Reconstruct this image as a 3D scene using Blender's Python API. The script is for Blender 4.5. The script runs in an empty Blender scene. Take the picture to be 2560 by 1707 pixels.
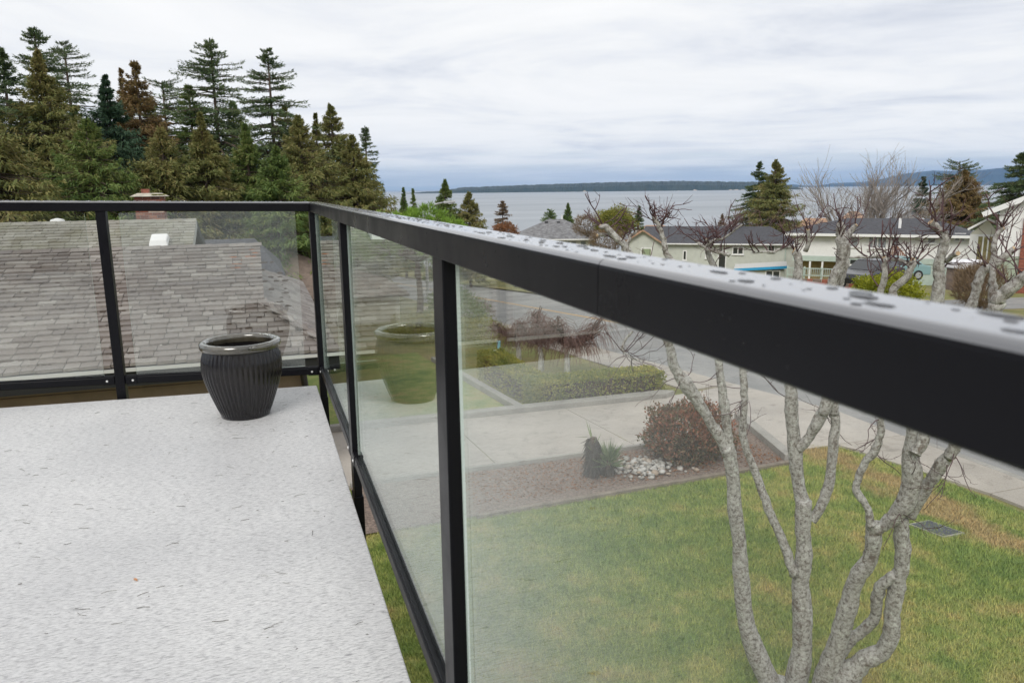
import bpy, math, random
import numpy as np
from mathutils import Matrix, Vector

# ------------------------------------------------------------------ camera, world, sun, exposure
scene = bpy.context.scene
COL = scene.collection
PXF = 1880.0                      # focal length in photo pixels (photo 2560 x 1707)
YAW, PITCH, ROLL = math.radians(18.4), math.radians(11.46), math.radians(0.64)
CAM = np.array([0.0, 0.0, 1.125])
_f = np.array([math.sin(YAW)*math.cos(PITCH), math.cos(YAW)*math.cos(PITCH), -math.sin(PITCH)])
_r = np.array([math.cos(YAW), -math.sin(YAW), 0.0])
_u = np.cross(_r, _f)
CR = _r*math.cos(ROLL) - _u*math.sin(ROLL)
CU = _u*math.cos(ROLL) + _r*math.sin(ROLL)

cam_data = bpy.data.cameras.new('camera')
cam_data.sensor_width = 36.0
cam_data.lens = 36.0*PXF/2560.0
cam_data.clip_start = 0.02
cam_data.clip_end = 80000.0
cam_data.dof.use_dof = True
cam_data.dof.focus_distance = 5.5
cam_data.dof.aperture_fstop = 11.0
cam = bpy.data.objects.new('camera', cam_data)
COL.objects.link(cam)
cam.matrix_world = Matrix(((CR[0], CU[0], -_f[0], CAM[0]), (CR[1], CU[1], -_f[1], CAM[1]), (CR[2], CU[2], -_f[2], CAM[2]), (0, 0, 0, 1)))
scene.camera = cam

SUN_EL, SUN_AZ = math.radians(42), math.radians(215)     # azimuth clockwise from +Y
world = bpy.data.worlds.new('World'); scene.world = world; world.use_nodes = True
wn = world.node_tree; wn.nodes.clear()
def wnode(t, **kw):
    n = wn.nodes.new(t)
    for k, v in kw.items(): setattr(n, k, v)
    return n
def wmath(op, a, b=None, clamp=False):
    n = wnode('ShaderNodeMath', operation=op, use_clamp=clamp)
    for i, s in enumerate((a, b)):
        if s is None: continue
        if isinstance(s, (int, float)): n.inputs[i].default_value = s
        else: wn.links.new(s, n.inputs[i])
    return n.outputs[0]
def wramp(fac, stops):
    n = wnode('ShaderNodeValToRGB'); e = n.color_ramp.elements
    while len(e) < len(stops): e.new(0.5)
    for el, (p, c) in zip(e, stops): el.position = p; el.color = (*c, 1)
    wn.links.new(fac, n.inputs[0]); return n.outputs[0]
wout = wnode('ShaderNodeOutputWorld'); wbg = wnode('ShaderNodeBackground'); wbg.inputs[1].default_value = 0.1
sky = wnode('ShaderNodeTexSky', sky_type='NISHITA'); sky.sun_disc = False
sky.sun_elevation = SUN_EL; sky.sun_rotation = SUN_AZ; sky.air_density = 1.6; sky.dust_density = 0.6; sky.ozone_density = 2.0
wtc = wnode('ShaderNodeTexCoord'); wsep = wnode('ShaderNodeSeparateXYZ'); wn.links.new(wtc.outputs['Generated'], wsep.inputs[0])
X_, Y_, Z_ = wsep.outputs
zc = wmath('ADD', wmath('MAXIMUM', Z_, 0.0), 0.05)
cb = wnode('ShaderNodeCombineXYZ')
wn.links.new(wmath('DIVIDE', X_, zc), cb.inputs[0]); wn.links.new(wmath('DIVIDE', Y_, zc), cb.inputs[1]); cb.inputs[2].default_value = 3.7
n1 = wnode('ShaderNodeTexNoise'); n1.inputs['Scale'].default_value = 0.55; n1.inputs['Detail'].default_value = 9; n1.inputs['Roughness'].default_value = 0.6; n1.inputs['Distortion'].default_value = 0.5
wn.links.new(cb.outputs[0], n1.inputs['Vector'])
cloud = wramp(n1.outputs['Fac'], [(0.30, (5.7, 5.95, 6.5)), (0.42, (6.9, 7.05, 7.35)), (0.52, (7.65, 7.7, 7.75)), (0.62, (8.0, 8.0, 8.0))])
cb2 = wnode('ShaderNodeCombineXYZ')
wn.links.new(wmath('MULTIPLY', X_, 2.6), cb2.inputs[0]); wn.links.new(wmath('MULTIPLY', Y_, 2.6), cb2.inputs[1]); wn.links.new(wmath('MULTIPLY', Z_, 42.0), cb2.inputs[2])
n2 = wnode('ShaderNodeTexNoise'); n2.inputs['Scale'].default_value = 1.5; n2.inputs['Detail'].default_value = 6; n2.inputs['Roughness'].default_value = 0.6
wn.links.new(cb2.outputs[0], n2.inputs['Vector'])
cov = wmath('ADD', wmath('MULTIPLY', Z_, 22.0), wmath('MULTIPLY', wmath('SUBTRACT', n2.outputs['Fac'], 0.5), 2.4))
cov = wmath('ADD', cov, 0.12, clamp=True)
blue = wnode('ShaderNodeMix', data_type='RGBA'); blue.inputs[0].default_value = 0.62
wn.links.new(sky.outputs[0], blue.inputs[6]); blue.inputs[7].default_value = (3.3, 4.9, 7.3, 1)
wmix = wnode('ShaderNodeMix', data_type='RGBA')
wn.links.new(cov, wmix.inputs[0]); wn.links.new(blue.outputs[2], wmix.inputs[6]); wn.links.new(cloud, wmix.inputs[7])
wn.links.new(wmix.outputs[2], wbg.inputs[0]); wn.links.new(wbg.outputs[0], wout.inputs[0])

sun_data = bpy.data.lights.new('sun', 'SUN'); sun_data.energy = 1.5; sun_data.angle = math.radians(25); sun_data.color = (1.0, 0.96, 0.9)
sun = bpy.data.objects.new('sun', sun_data); COL.objects.link(sun)
_sd = Vector((math.sin(SUN_AZ)*math.cos(SUN_EL), math.cos(SUN_AZ)*math.cos(SUN_EL), math.sin(SUN_EL)))
sun.rotation_euler = (-_sd).to_track_quat('-Z', 'Y').to_euler()

scene.render.engine = 'CYCLES'
scene.view_settings.view_transform = 'Standard'; scene.view_settings.look = 'None'
scene.view_settings.exposure = 0.36; scene.view_settings.gamma = 1.0
scene.view_settings.use_curve_mapping = False
scene.cycles.use_denoising = True
scene.cycles.max_bounces = 8; scene.cycles.diffuse_bounces = 3; scene.cycles.glossy_bounces = 4
scene.cycles.transmission_bounces = 6; scene.cycles.transparent_max_bounces = 16; scene.cycles.volume_bounces = 0
scene.cycles.caustics_reflective = False; scene.cycles.caustics_refractive = False

# ------------------------------------------------------------------ helpers
def ray(x, y):
    d = _f + CR*(x-1280)/PXF - CU*(y-853.5)/PXF
    return d/np.linalg.norm(d[:2])
def atd(x, y, D): return CAM + ray(x, y)*D
def ony(x, y, Y):
    d = ray(x, y); return CAM + d*Y/d[1]
def g(X, Y):
    return -2.7 - 0.083*np.maximum(0, np.asarray(Y, float)-10) - 0.03*np.maximum(0, np.asarray(X, float)-17)
def hit(x, y, dmin=4, dmax=260):
    for d in np.arange(dmin, dmax, 0.1):
        q = atd(x, y, d)
        if q[2] < g(q[0], q[1]): return q
    return atd(x, y, dmax)

class MB:
    def __init__(s): s.v = []; s.f = []; s.n = 0
    def add(s, V, F):
        V = np.asarray(V, float).reshape(-1, 3)
        if isinstance(F, np.ndarray): s.f.append(F.astype(np.int64)+s.n)
        else:
            byk = {}
            for q in F: byk.setdefault(len(q), []).append(q)
            for k, L in byk.items(): s.f.append(np.array(L, np.int64)+s.n)
        s.v.append(V); s.n += len(V); return s
    def box(s, a, b):
        x0, y0, z0 = a; x1, y1, z1 = b
        return s.add([(x0,y0,z0),(x1,y0,z0),(x1,y1,z0),(x0,y1,z0),(x0,y0,z1),(x1,y0,z1),(x1,y1,z1),(x0,y1,z1)],
                     [(3,2,1,0),(4,5,6,7),(0,1,5,4),(1,2,6,5),(2,3,7,6),(3,0,4,7)])
    def prism(s, pts, z0, z1):
        """polygon (counter-clockwise, list of xy) extruded; z0/z1 may be functions of x,y"""
        n = len(pts); f0 = z0 if callable(z0) else (lambda x, y: z0); f1 = z1 if callable(z1) else (lambda x, y: z1)
        V = [(x, y, float(f0(x, y))) for x, y in pts] + [(x, y, float(f1(x, y))) for x, y in pts]
        F = [tuple(range(n-1, -1, -1)), tuple(range(n, 2*n))] + [(i, (i+1) % n, n+(i+1) % n, n+i) for i in range(n)]
        return s.add(V, F)
    def tube(s, P, R, k=6, cap=True):
        P = np.asarray(P, float); n = len(P); R = np.broadcast_to(np.asarray(R, float), (n,))
        T = np.gradient(P, axis=0); T /= np.linalg.norm(T, axis=1)[:, None]+1e-12
        a = np.array([0, 0, 1.0]) if abs(T[0][2]) < 0.9 else np.array([1.0, 0, 0])
        N = np.cross(T[0], a); N /= np.linalg.norm(N); V = []
        ang = np.arange(k)*2*math.pi/k; ca, sa = np.cos(ang)[:, None], np.sin(ang)[:, None]
        for i in range(n):
            N = N - T[i]*(N@T[i]); N /= np.linalg.norm(N)+1e-12; B = np.cross(T[i], N)
            V.append(P[i] + R[i]*(ca*N + sa*B))
        F = []
        for i in range(n-1):
            for j in range(k): F.append((i*k+j, i*k+(j+1) % k, (i+1)*k+(j+1) % k, (i+1)*k+j))
        if cap: F += [tuple(range(k-1, -1, -1)), tuple((n-1)*k+j for j in range(k))]
        return s.add(np.vstack(V), F)
    def beam(s, p, q, w, h):
        """box from p to q; w horizontal width, h vertical height (centred)"""
        p, q = np.array(p, float), np.array(q, float); t = q-p; t /= np.linalg.norm(t)
        sd = np.cross(t, (0, 0, 1.0)); sd /= np.linalg.norm(sd); up = np.cross(sd, t)
        V = [c + sd*a*w/2 + up*b*h/2 for c in (p, q) for a, b in ((-1,-1),(1,-1),(1,1),(-1,1))]
        return s.add(V, [(3,2,1,0),(4,5,6,7),(0,1,5,4),(1,2,6,5),(2,3,7,6),(3,0,4,7)])
    def plate(s, pts, th):
        """planar polygon thickened along -normal"""
        P = np.array(pts, float); nrm = np.cross(P[1]-P[0], P[2]-P[0]); nrm /= np.linalg.norm(nrm); n = len(P)
        V = np.vstack([P - nrm*th, P])
        return s.add(V, [tuple(range(n-1, -1, -1)), tuple(range(n, 2*n))] + [(i, (i+1) % n, n+(i+1) % n, n+i) for i in range(n)])
    def mesh(s, name, origin=(0, 0, 0), smooth=False):
        me = bpy.data.meshes.new(name)
        V = np.vstack(s.v) - np.asarray(origin, float)
        tot = np.concatenate([np.full(len(a), a.shape[1]) for a in s.f])
        idx = np.concatenate([a.ravel() for a in s.f])
        me.vertices.add(len(V)); me.vertices.foreach_set('co', V.ravel().astype(np.float32))
        me.loops.add(len(idx)); me.loops.foreach_set('vertex_index', idx.astype(np.int32))
        me.polygons.add(len(tot)); me.polygons.foreach_set('loop_start', np.concatenate([[0], np.cumsum(tot)[:-1]]).astype(np.int32))
        me.update(calc_edges=True)
        me.polygons.foreach_set('use_smooth', np.full(len(tot), bool(smooth)))
        return me
    def obj(s, name, mat, parent=None, origin=None, smooth=False, bevel=0.0, segs=2):
        o0 = np.array(parent_world(parent)) if parent is not None else np.array(origin if origin is not None else (0, 0, 0), float)
        me = s.mesh(name, o0, smooth)
        me.materials.append(mat)
        o = bpy.data.objects.new(name, me); COL.objects.link(o)
        if parent is not None: o.parent = parent
        else: o.location = o0
        if bevel:
            m = o.modifiers.new('bevel', 'BEVEL'); m.width = bevel; m.segments = segs; m.limit_method = 'ANGLE'; m.angle_limit = 0.6
            for p in me.polygons: p.use_smooth = True
            m.harden_normals = True
        return o
def parent_world(p):
    l = Vector((0, 0, 0))
    while p is not None: l = l + (Vector(LOCAL[p.name]) if p.name in LOCAL else p.location); p = p.parent
    return l
LOCAL = {}            # roots turned to face the street: their place before turning
TURN = [0.0]
def face(x):          # following local coordinates are turned so that +Y runs along the sight line of photo column x
    d = ray(x, 600); TURN[0] = math.atan2(d[0], d[1])
def lony(x, y, Y):
    d = ray(x, y); c, s_ = math.cos(TURN[0]), math.sin(TURN[0]); t = Y/(d[0]*s_+d[1]*c)
    return np.array([(d[0]*c-d[1]*s_)*t, Y, CAM[2]+d[2]*t])
def lempty(name, loc, label, cat, group=None):
    c, s_ = math.cos(TURN[0]), math.sin(TURN[0]); o = empty(name, (loc[0]*c+loc[1]*s_, -loc[0]*s_+loc[1]*c, loc[2]), label, cat, group)
    o.rotation_euler = (0, 0, -TURN[0]); LOCAL[o.name] = tuple(float(v) for v in loc); return o
def tag(o, label=None, cat=None, group=None, kind=None):
    if label: o['label'] = label
    if cat: o['category'] = cat
    if group: o['group'] = group
    if kind: o['kind'] = kind
    return o
def empty(name, loc, label, cat, group=None):
    o = bpy.data.objects.new(name, None); COL.objects.link(o); o.location = loc; o.empty_display_size = 0.2
    return tag(o, label, cat, group)
def quads(C, A, B):
    """many separate quads: centre-line start C, along A, half-width B (all n x 3)"""
    n = len(C); V = np.empty((n, 4, 3)); V[:, 0] = C-B*0.5; V[:, 1] = C+A*0.45+B-A*0.0; V[:, 2] = C+A; V[:, 3] = C+A*0.45-B
    return V.reshape(-1, 3), np.arange(4*n).reshape(n, 4)
def unit(a): return a/(np.linalg.norm(a, axis=-1, keepdims=True)+1e-12)

# ------------------------------------------------------------------ materials
def material(name):
    m = bpy.data.materials.new(name); m.use_nodes = True
    nt = m.node_tree; b = nt.nodes['Principled BSDF']; return m, nt, b
def nmath(nt, op, a, b=None, c=None, clamp=False):
    n = nt.nodes.new('ShaderNodeMath'); n.operation = op; n.use_clamp = clamp
    for i, s in enumerate((a, b, c)):
        if s is None: continue
        if isinstance(s, (int, float)): n.inputs[i].default_value = s
        else: nt.links.new(s, n.inputs[i])
    return n.outputs[0]
def nnoise(nt, scale, detail=5, rough=0.55, stretch=None, dist=0.0, coord='pos'):
    if coord == 'pos': v = nt.nodes.new('ShaderNodeNewGeometry').outputs['Position']
    else: v = nt.nodes.new('ShaderNodeTexCoord').outputs['Object']
    if stretch:
        mp = nt.nodes.new('ShaderNodeMapping'); mp.inputs['Scale'].default_value = stretch; nt.links.new(v, mp.inputs[0]); v = mp.outputs[0]
    n = nt.nodes.new('ShaderNodeTexNoise'); n.inputs['Scale'].default_value = scale; n.inputs['Detail'].default_value = detail
    n.inputs['Roughness'].default_value = rough; n.inputs['Distortion'].default_value = dist
    nt.links.new(v, n.inputs['Vector']); return n.outputs['Fac']
def nramp(nt, fac, stops, interp='LINEAR'):
    n = nt.nodes.new('ShaderNodeValToRGB'); e = n.color_ramp.elements; n.color_ramp.interpolation = interp
    while len(e) < len(stops): e.new(0.5)
    for el, (p, c) in zip(e, stops): el.position = p; el.color = (*(c if not isinstance(c, (int, float)) else (c, c, c)), 1)
    nt.links.new(fac, n.inputs[0]); return n.outputs[0]
def nmix(nt, fac, a, b, mode='MIX'):
    n = nt.nodes.new('ShaderNodeMix'); n.data_type = 'RGBA'; n.blend_type = mode
    for i, s in ((0, fac), (6, a), (7, b)):
        if isinstance(s, (int, float)): n.inputs[i].default_value = s
        elif isinstance(s, tuple): n.inputs[i].default_value = (*s, 1)
        else: nt.links.new(s, n.inputs[i])
    return n.outputs[2]
def nbump(nt, b, h, strength=0.3, dist=0.02):
    n = nt.nodes.new('ShaderNodeBump'); n.inputs['Strength'].default_value = strength; n.inputs['Distance'].default_value = dist
    nt.links.new(h, n.inputs['Height']); nt.links.new(n.outputs[0], b.inputs['Normal'])
def nrand(nt):
    """one value per loose piece and per object"""
    ge = nt.nodes.new('ShaderNodeNewGeometry'); oi = nt.nodes.new('ShaderNodeObjectInfo')
    return nmath(nt, 'FRACT', nmath(nt, 'ADD', ge.outputs['Random Per Island'], oi.outputs['Random']))
def simple(name, col, rough=0.5, noise=None, amt=0.25, spec=0.5, metallic=0.0, bump=None):
    m, nt, b = material(name)
    b.inputs['Roughness'].default_value = rough; b.inputs['Specular IOR Level'].default_value = spec; b.inputs['Metallic'].default_value = metallic
    if noise:
        f = nnoise(nt, noise, 6, 0.6)
        lo = tuple(c*(1-amt) for c in col); hi = tuple(min(1, c*(1+amt)) for c in col)
        nt.links.new(nramp(nt, f, [(0.3, lo), (0.7, hi)]), b.inputs['Base Color'])
        if bump: nbump(nt, b, f, bump[0], bump[1])
    else: b.inputs['Base Color'].default_value = (*col, 1)
    return m
def foliage(name, cols, clump=0.6, rough=0.6, trans=0.25):
    """cols: colours picked per leaf, tinted by slow noise"""
    m, nt, b = material(name)
    r = nrand(nt); n = nnoise(nt, clump, 3, 0.6)
    f = nmath(nt, 'ADD', nmath(nt, 'MULTIPLY', r, 0.45), nmath(nt, 'MULTIPLY', nmath(nt, 'SUBTRACT', n, 0.22), 0.95), clamp=True)
    k = len(cols)
    c = nramp(nt, f, [(0.12+0.76*i/(k-1), cc) for i, cc in enumerate(cols)])
    nt.links.new(c, b.inputs['Base Color']); b.inputs['Roughness'].default_value = rough; b.inputs['Specular IOR Level'].default_value = 0.3
    tr = nt.nodes.new('ShaderNodeBsdfTranslucent'); nt.links.new(c, tr.inputs[0])
    mx = nt.nodes.new('ShaderNodeMixShader'); mx.inputs[0].default_value = trans
    nt.links.new(b.outputs[0], mx.inputs[1]); nt.links.new(tr.outputs[0], mx.inputs[2])
    nt.links.new(mx.outputs[0], nt.nodes['Material Output'].inputs[0])
    return m

M = {}
# deck membrane: pale, brushed streaks along X, damp
m, nt, b = material('deck_membrane')
s1 = nnoise(nt, 1.0, 5, 0.65, (44, 290, 44), 0.4); s2 = nnoise(nt, 1.0, 4, 0.6, (90, 420, 90), 0.3); big = nnoise(nt, 0.9, 4, 0.5); sp = nnoise(nt, 45, 2, 0.5)
base = nramp(nt, s1, [(0.30, (0.24, 0.24, 0.25)), (0.43, (0.56, 0.56, 0.565)), (0.54, (0.72, 0.72, 0.72)), (0.7, (0.80, 0.80, 0.795))])
fine = nramp(nt, s2, [(0.3, (0.62, 0.62, 0.63)), (0.45, (0.95, 0.95, 0.95)), (0.7, (1, 1, 1))])
c = nmix(nt, 1.0, base, fine, 'MULTIPLY')
c = nmix(nt, 1.0, c, nramp(nt, big, [(0.3, (0.84, 0.84, 0.85)), (0.7, (1.05, 1.045, 1.035))]), 'MULTIPLY')
dash = nnoise(nt, 1.0, 3, 0.55, (26, 230, 26), 0.3)
c = nmix(nt, nramp(nt, dash, [(0.32, 0.9), (0.42, 0.0)]), c, (0.24, 0.24, 0.25))
c = nmix(nt, nramp(nt, sp, [(0.24, 1.0), (0.27, 0.0)]), c, (0.16, 0.15, 0.14))
nt.links.new(c, b.inputs['Base Color'])
nt.links.new(nramp(nt, big, [(0.35, 0.28), (0.65, 0.5)]), b.inputs['Roughness'])
nbump(nt, b, nmath(nt, 'ADD', s1, nmath(nt, 'MULTIPLY', s2, 0.5)), 0.5, 0.004)
M['deck'] = m
# black powder coat
m, nt, b = material('black_powder_coat')
b.inputs['Base Color'].default_value = (0.007, 0.007, 0.009, 1); b.inputs['Specular IOR Level'].default_value = 0.13
f = nnoise(nt, 6, 4, 0.6); nt.links.new(nramp(nt, f, [(0.3, 0.26), (0.7, 0.4)]), b.inputs['Roughness']); nbump(nt, b, nnoise(nt, 700, 2), 0.05, 0.001)
M['black'] = m
m, nt, b = material('wet_black_rail_top')
b.inputs['Base Color'].default_value = (0.05, 0.05, 0.056, 1); b.inputs['IOR'].default_value = 2.0; b.inputs['Roughness'].default_value = 0.3
b.inputs['Coat Weight'].default_value = 1.0; b.inputs['Coat Roughness'].default_value = 0.1; b.inputs['Coat IOR'].default_value = 1.8; f = nnoise(nt, 55, 4, 0.6); nbump(nt, b, f, 0.04, 0.002)
M['rail_top'] = m
# glass pane: clear sheet with mirror reflection by angle, both faces count
def glass_sheet(name, F0):
    m, nt, b = material(name); nt.nodes.remove(b)
    ge = nt.nodes.new('ShaderNodeNewGeometry'); vm = nt.nodes.new('ShaderNodeVectorMath'); vm.operation = 'DOT_PRODUCT'
    nt.links.new(ge.outputs['Normal'], vm.inputs[0]); nt.links.new(ge.outputs['Incoming'], vm.inputs[1])
    ca = nmath(nt, 'ABSOLUTE', vm.outputs['Value'])
    fr = nmath(nt, 'ADD', nmath(nt, 'MULTIPLY', nmath(nt, 'POWER', nmath(nt, 'SUBTRACT', 1.0, ca), 5.0), 0.97), F0, clamp=True)
    tr = nt.nodes.new('ShaderNodeBsdfTransparent'); tr.inputs[0].default_value = (0.985, 0.992, 0.987, 1)
    gl = nt.nodes.new('ShaderNodeBsdfGlossy'); gl.inputs['Roughness'].default_value = 0.0; gl.inputs[0].default_value = (0.95, 1.0, 0.97, 1)
    mx = nt.nodes.new('ShaderNodeMixShader'); nt.links.new(fr, mx.inputs[0]); nt.links.new(tr.outputs[0], mx.inputs[1]); nt.links.new(gl.outputs[0], mx.inputs[2])
    nt.links.new(mx.outputs[0], nt.nodes['Material Output'].inputs[0]); return m
M['glass'] = glass_sheet('clear_glass_sheet', 0.014)
M['glass_back'] = glass_sheet('reflective_glass_sheet', 0.095)
M['glass_edge'] = simple('ground_glass_edge', (0.62, 0.72, 0.67), 0.2)
m, nt, b = material('water_drop'); b.inputs['Base Color'].default_value = (0.9, 0.92, 0.95, 1); b.inputs['Transmission Weight'].default_value = 1.0; b.inputs['IOR'].default_value = 1.33; b.inputs['Roughness'].default_value = 0.0
M['water_drop'] = m
M['steel'] = simple('bright_bolt', (0.75, 0.75, 0.74), 0.3, metallic=0.3)
# glazed pot
m, nt, b = material('black_glaze'); f = nnoise(nt, 3.0, 5, 0.6)
nt.links.new(nramp(nt, f, [(0.3, (0.006, 0.006, 0.009)), (0.7, (0.02, 0.018, 0.018))]), b.inputs['Base Color'])
b.inputs['Roughness'].default_value = 0.12; b.inputs['Coat Weight'].default_value = 0.15; b.inputs['Coat Roughness'].default_value = 0.02; b.inputs['IOR'].default_value = 1.38
nbump(nt, b, nnoise(nt, 60, 3), 0.12, 0.003); M['glaze'] = m
m, nt, b = material('rim_glaze'); f = nnoise(nt, 9.0, 5, 0.6)
nt.links.new(nramp(nt, f, [(0.3, (0.02, 0.018, 0.013)), (0.7, (0.10, 0.09, 0.065))]), b.inputs['Base Color'])
b.inputs['Roughness'].default_value = 0.16; b.inputs['Coat Weight'].default_value = 1.0; b.inputs['Coat Roughness'].default_value = 0.06; b.inputs['IOR'].default_value = 1.7; M['rim'] = m
M['soil'] = simple('wet_soil', (0.02, 0.016, 0.012), 0.6, 60, 0.5)
# shingles
def shingle_mat(name, cols, moss, rust=None):
    m, nt, b = material(name); r = nrand(nt)
    c = nramp(nt, r, [(0.0, cols[0]), (0.3, cols[1]), (0.6, cols[2]), (0.85, cols[3]), (1.0, cols[1])])
    n1 = nnoise(nt, 2.2, 5, 0.6); n2 = nnoise(nt, 38, 4, 0.7)
    c = nmix(nt, nramp(nt, nnoise(nt, 0.8, 5, 0.65), [(0.45, 0.0), (0.75, moss[1])]), c, moss[0])
    c = nmix(nt, nramp(nt, nnoise(nt, 14, 4, 0.65), [(0.60, 0.0), (0.68, 0.75)]), c, (0.055, 0.042, 0.036))
    c = nmix(nt, 1.0, c, nramp(nt, n2, [(0.25, (0.72, 0.72, 0.72)), (0.75, (1.12, 1.1, 1.08))]), 'MULTIPLY')
    c = nmix(nt, 1.0, c, nramp(nt, n1, [(0.25, (0.8, 0.76, 0.74)), (0.75, (1.1, 1.1, 1.1))]), 'MULTIPLY')
    nt.links.new(c, b.inputs['Base Color']); nt.links.new(nramp(nt, n1, [(0.3, 0.45), (0.7, 0.75)]), b.inputs['Roughness'])
    nbump(nt, b, n2, 0.25, 0.006); return m
M['shingle'] = shingle_mat('weathered_shingle', [(0.14, 0.122, 0.108), (0.21, 0.192, 0.175), (0.30, 0.285, 0.262), (0.17, 0.155, 0.145)], ((0.13, 0.095, 0.078), 0.7))
M['shingle_mossy'] = shingle_mat('mossy_shingle', [(0.22, 0.21, 0.17), (0.29, 0.285, 0.25), (0.35, 0.35, 0.31), (0.26, 0.26, 0.22)], ((0.16, 0.16, 0.075), 0.8))
M['shingle_rust'] = simple('orange_lichen', (0.33, 0.12, 0.05), 0.9, 30, 0.4)
M['moss'] = simple('dark_moss', (0.05, 0.035, 0.025), 0.95, 30, 0.5)
M['litter'] = simple('pale_litter', (0.62, 0.6, 0.55), 0.8)
M['roof_dark'] = simple('dark_asphalt_roof', (0.062, 0.063, 0.072), 0.85, 5, 0.35)
M['roof_grey'] = simple('grey_asphalt_roof', (0.17, 0.17, 0.175), 0.85, 2.5, 0.45)
M['roof_brown'] = simple('brown_asphalt_roof', (0.17, 0.13, 0.105), 0.85, 4, 0.35)
M['roof_tan'] = simple('tan_shake_roof', (0.36, 0.23, 0.155), 0.85, 4, 0.3)
M['underlay'] = simple('dark_roof_underlay', (0.03, 0.026, 0.024), 0.9)
M['fascia_dark'] = simple('black_fascia', (0.012, 0.012, 0.013), 0.5)
M['gutter'] = simple('pale_gutter', (0.5, 0.5, 0.48), 0.45)
M['brown_wall'] = simple('brown_siding', (0.24, 0.175, 0.125), 0.7, 4, 0.15)
M['white'] = simple('white_paint', (0.76, 0.76, 0.75), 0.6, 3, 0.06)
M['cream'] = simple('cream_wall', (0.62, 0.6, 0.52), 0.7, 2, 0.08)
M['sage'] = simple('pale_sage_siding', (0.52, 0.54, 0.49), 0.7, 2, 0.08)
M['mint'] = simple('mint_green_paint', (0.43, 0.51, 0.46), 0.7, 2, 0.1)
M['dull_green'] = simple('dull_green_wall', (0.36, 0.42, 0.33), 0.75, 2, 0.1)
M['tan_wall'] = simple('tan_wall', (0.36, 0.27, 0.13), 0.8, 2, 0.15)
M['sky_blue'] = simple('bright_blue_fascia', (0.03, 0.32, 0.60), 0.5)
M['pane'] = simple('dark_window_pane', (0.03, 0.033, 0.036), 0.05, spec=0.8)
M['curtain'] = simple('pale_curtain', (0.27, 0.29, 0.31), 0.5, 6, 0.35)
M['olive_curtain'] = simple('olive_curtain', (0.24, 0.21, 0.09), 0.8, 5, 0.35)
M['blind'] = simple('green_blind', (0.27, 0.33, 0.2), 0.6, 8, 0.12)
M['redwood'] = simple('redwood_rail', (0.22, 0.11, 0.07), 0.7, 3, 0.25)
M['mortar'] = simple('mortar', (0.36, 0.33, 0.3), 0.9, 20, 0.2)
m, nt, b = material('brick_red'); r = nrand(nt)
c = nramp(nt, r, [(0.0, (0.2, 0.07, 0.045)), (0.35, (0.28, 0.1, 0.06)), (0.6, (0.16, 0.075, 0.06)), (0.82, (0.36, 0.16, 0.1)), (0.93, (0.55, 0.42, 0.33))], 'CONSTANT')
nt.links.new(nmix(nt, 1.0, c, nramp(nt, nnoise(nt, 25, 4), [(0.3, (0.75, 0.75, 0.75)), (0.7, (1.15, 1.15, 1.15))]), 'MULTIPLY'), b.inputs['Base Color']); b.inputs['Roughness'].default_value = 0.85; M['brick'] = m
M['brick_wall'] = simple('red_brick_face', (0.26, 0.09, 0.06), 0.85, 12, 0.3)
M['concrete_cap'] = simple('mossy_concrete_cap', (0.4, 0.37, 0.31), 0.85, 8, 0.3)
M['galv'] = simple('galvanised_metal', (0.42, 0.43, 0.44), 0.4, metallic=0.4)
M['car_paint'] = simple('pale_teal_car_paint', (0.20, 0.33, 0.34), 0.2, spec=0.7)
M['car_black'] = simple('black_car_paint', (0.012, 0.012, 0.014), 0.15, spec=0.7)
M['tyre'] = simple('tyre_rubber', (0.02, 0.02, 0.02), 0.8)
M['lamp_glass'] = simple('headlight_lens', (0.7, 0.72, 0.75), 0.1)
# ground
m, nt, b = material('rough_turf'); f = nnoise(nt, 0.5, 6, 0.65); f2 = nnoise(nt, 6, 5, 0.7)
c = nramp(nt, f, [(0.3, (0.11, 0.135, 0.03)), (0.5, (0.19, 0.18, 0.055)), (0.7, (0.30, 0.235, 0.11))])
nt.links.new(nmix(nt, 1.0, c, nramp(nt, f2, [(0.3, (0.7, 0.72, 0.7)), (0.7, (1.2, 1.18, 1.1))]), 'MULTIPLY'), b.inputs['Base Color']); b.inputs['Roughness'].default_value = 0.9; M['turf'] = m
def lawn_colour(nt, gain):
    big = nnoise(nt, 0.55, 4, 0.6, None, 0.4); mid = nnoise(nt, 3.2, 5, 0.65)
    f = nmath(nt, 'ADD', nmath(nt, 'MULTIPLY', big, 0.55), nmath(nt, 'MULTIPLY', mid, 0.5))
    k = gain
    return nramp(nt, f, [(0.40, (0.145*k, 0.225*k, 0.045*k)), (0.50, (0.225*k, 0.285*k, 0.066*k)), (0.57, (0.325*k, 0.335*k, 0.105*k)), (0.66, (0.40*k, 0.32*k, 0.125*k))])
def dry_mask(nt):
    """dead, straw-coloured turf beside the pavement"""
    ge = nt.nodes.new('ShaderNodeNewGeometry'); sp = nt.nodes.new('ShaderNodeSeparateXYZ'); nt.links.new(ge.outputs['Position'], sp.inputs[0])
    n = nnoise(nt, 1.3, 4, 0.6)
    d = nmath(nt, 'SUBTRACT', sp.outputs[0], nmath(nt, 'ADD', 7.55, nmath(nt, 'MULTIPLY', nmath(nt, 'SUBTRACT', n, 0.5), 1.6)))
    d = nmath(nt, 'SUBTRACT', 0.36, nmath(nt, 'ABSOLUTE', d))
    return nmath(nt, 'MULTIPLY', d, 4.0, clamp=True)
m, nt, b = material('lawn_turf'); c = lawn_colour(nt, 0.9)
c = nmix(nt, dry_mask(nt), c, (0.33, 0.245, 0.12))
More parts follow.
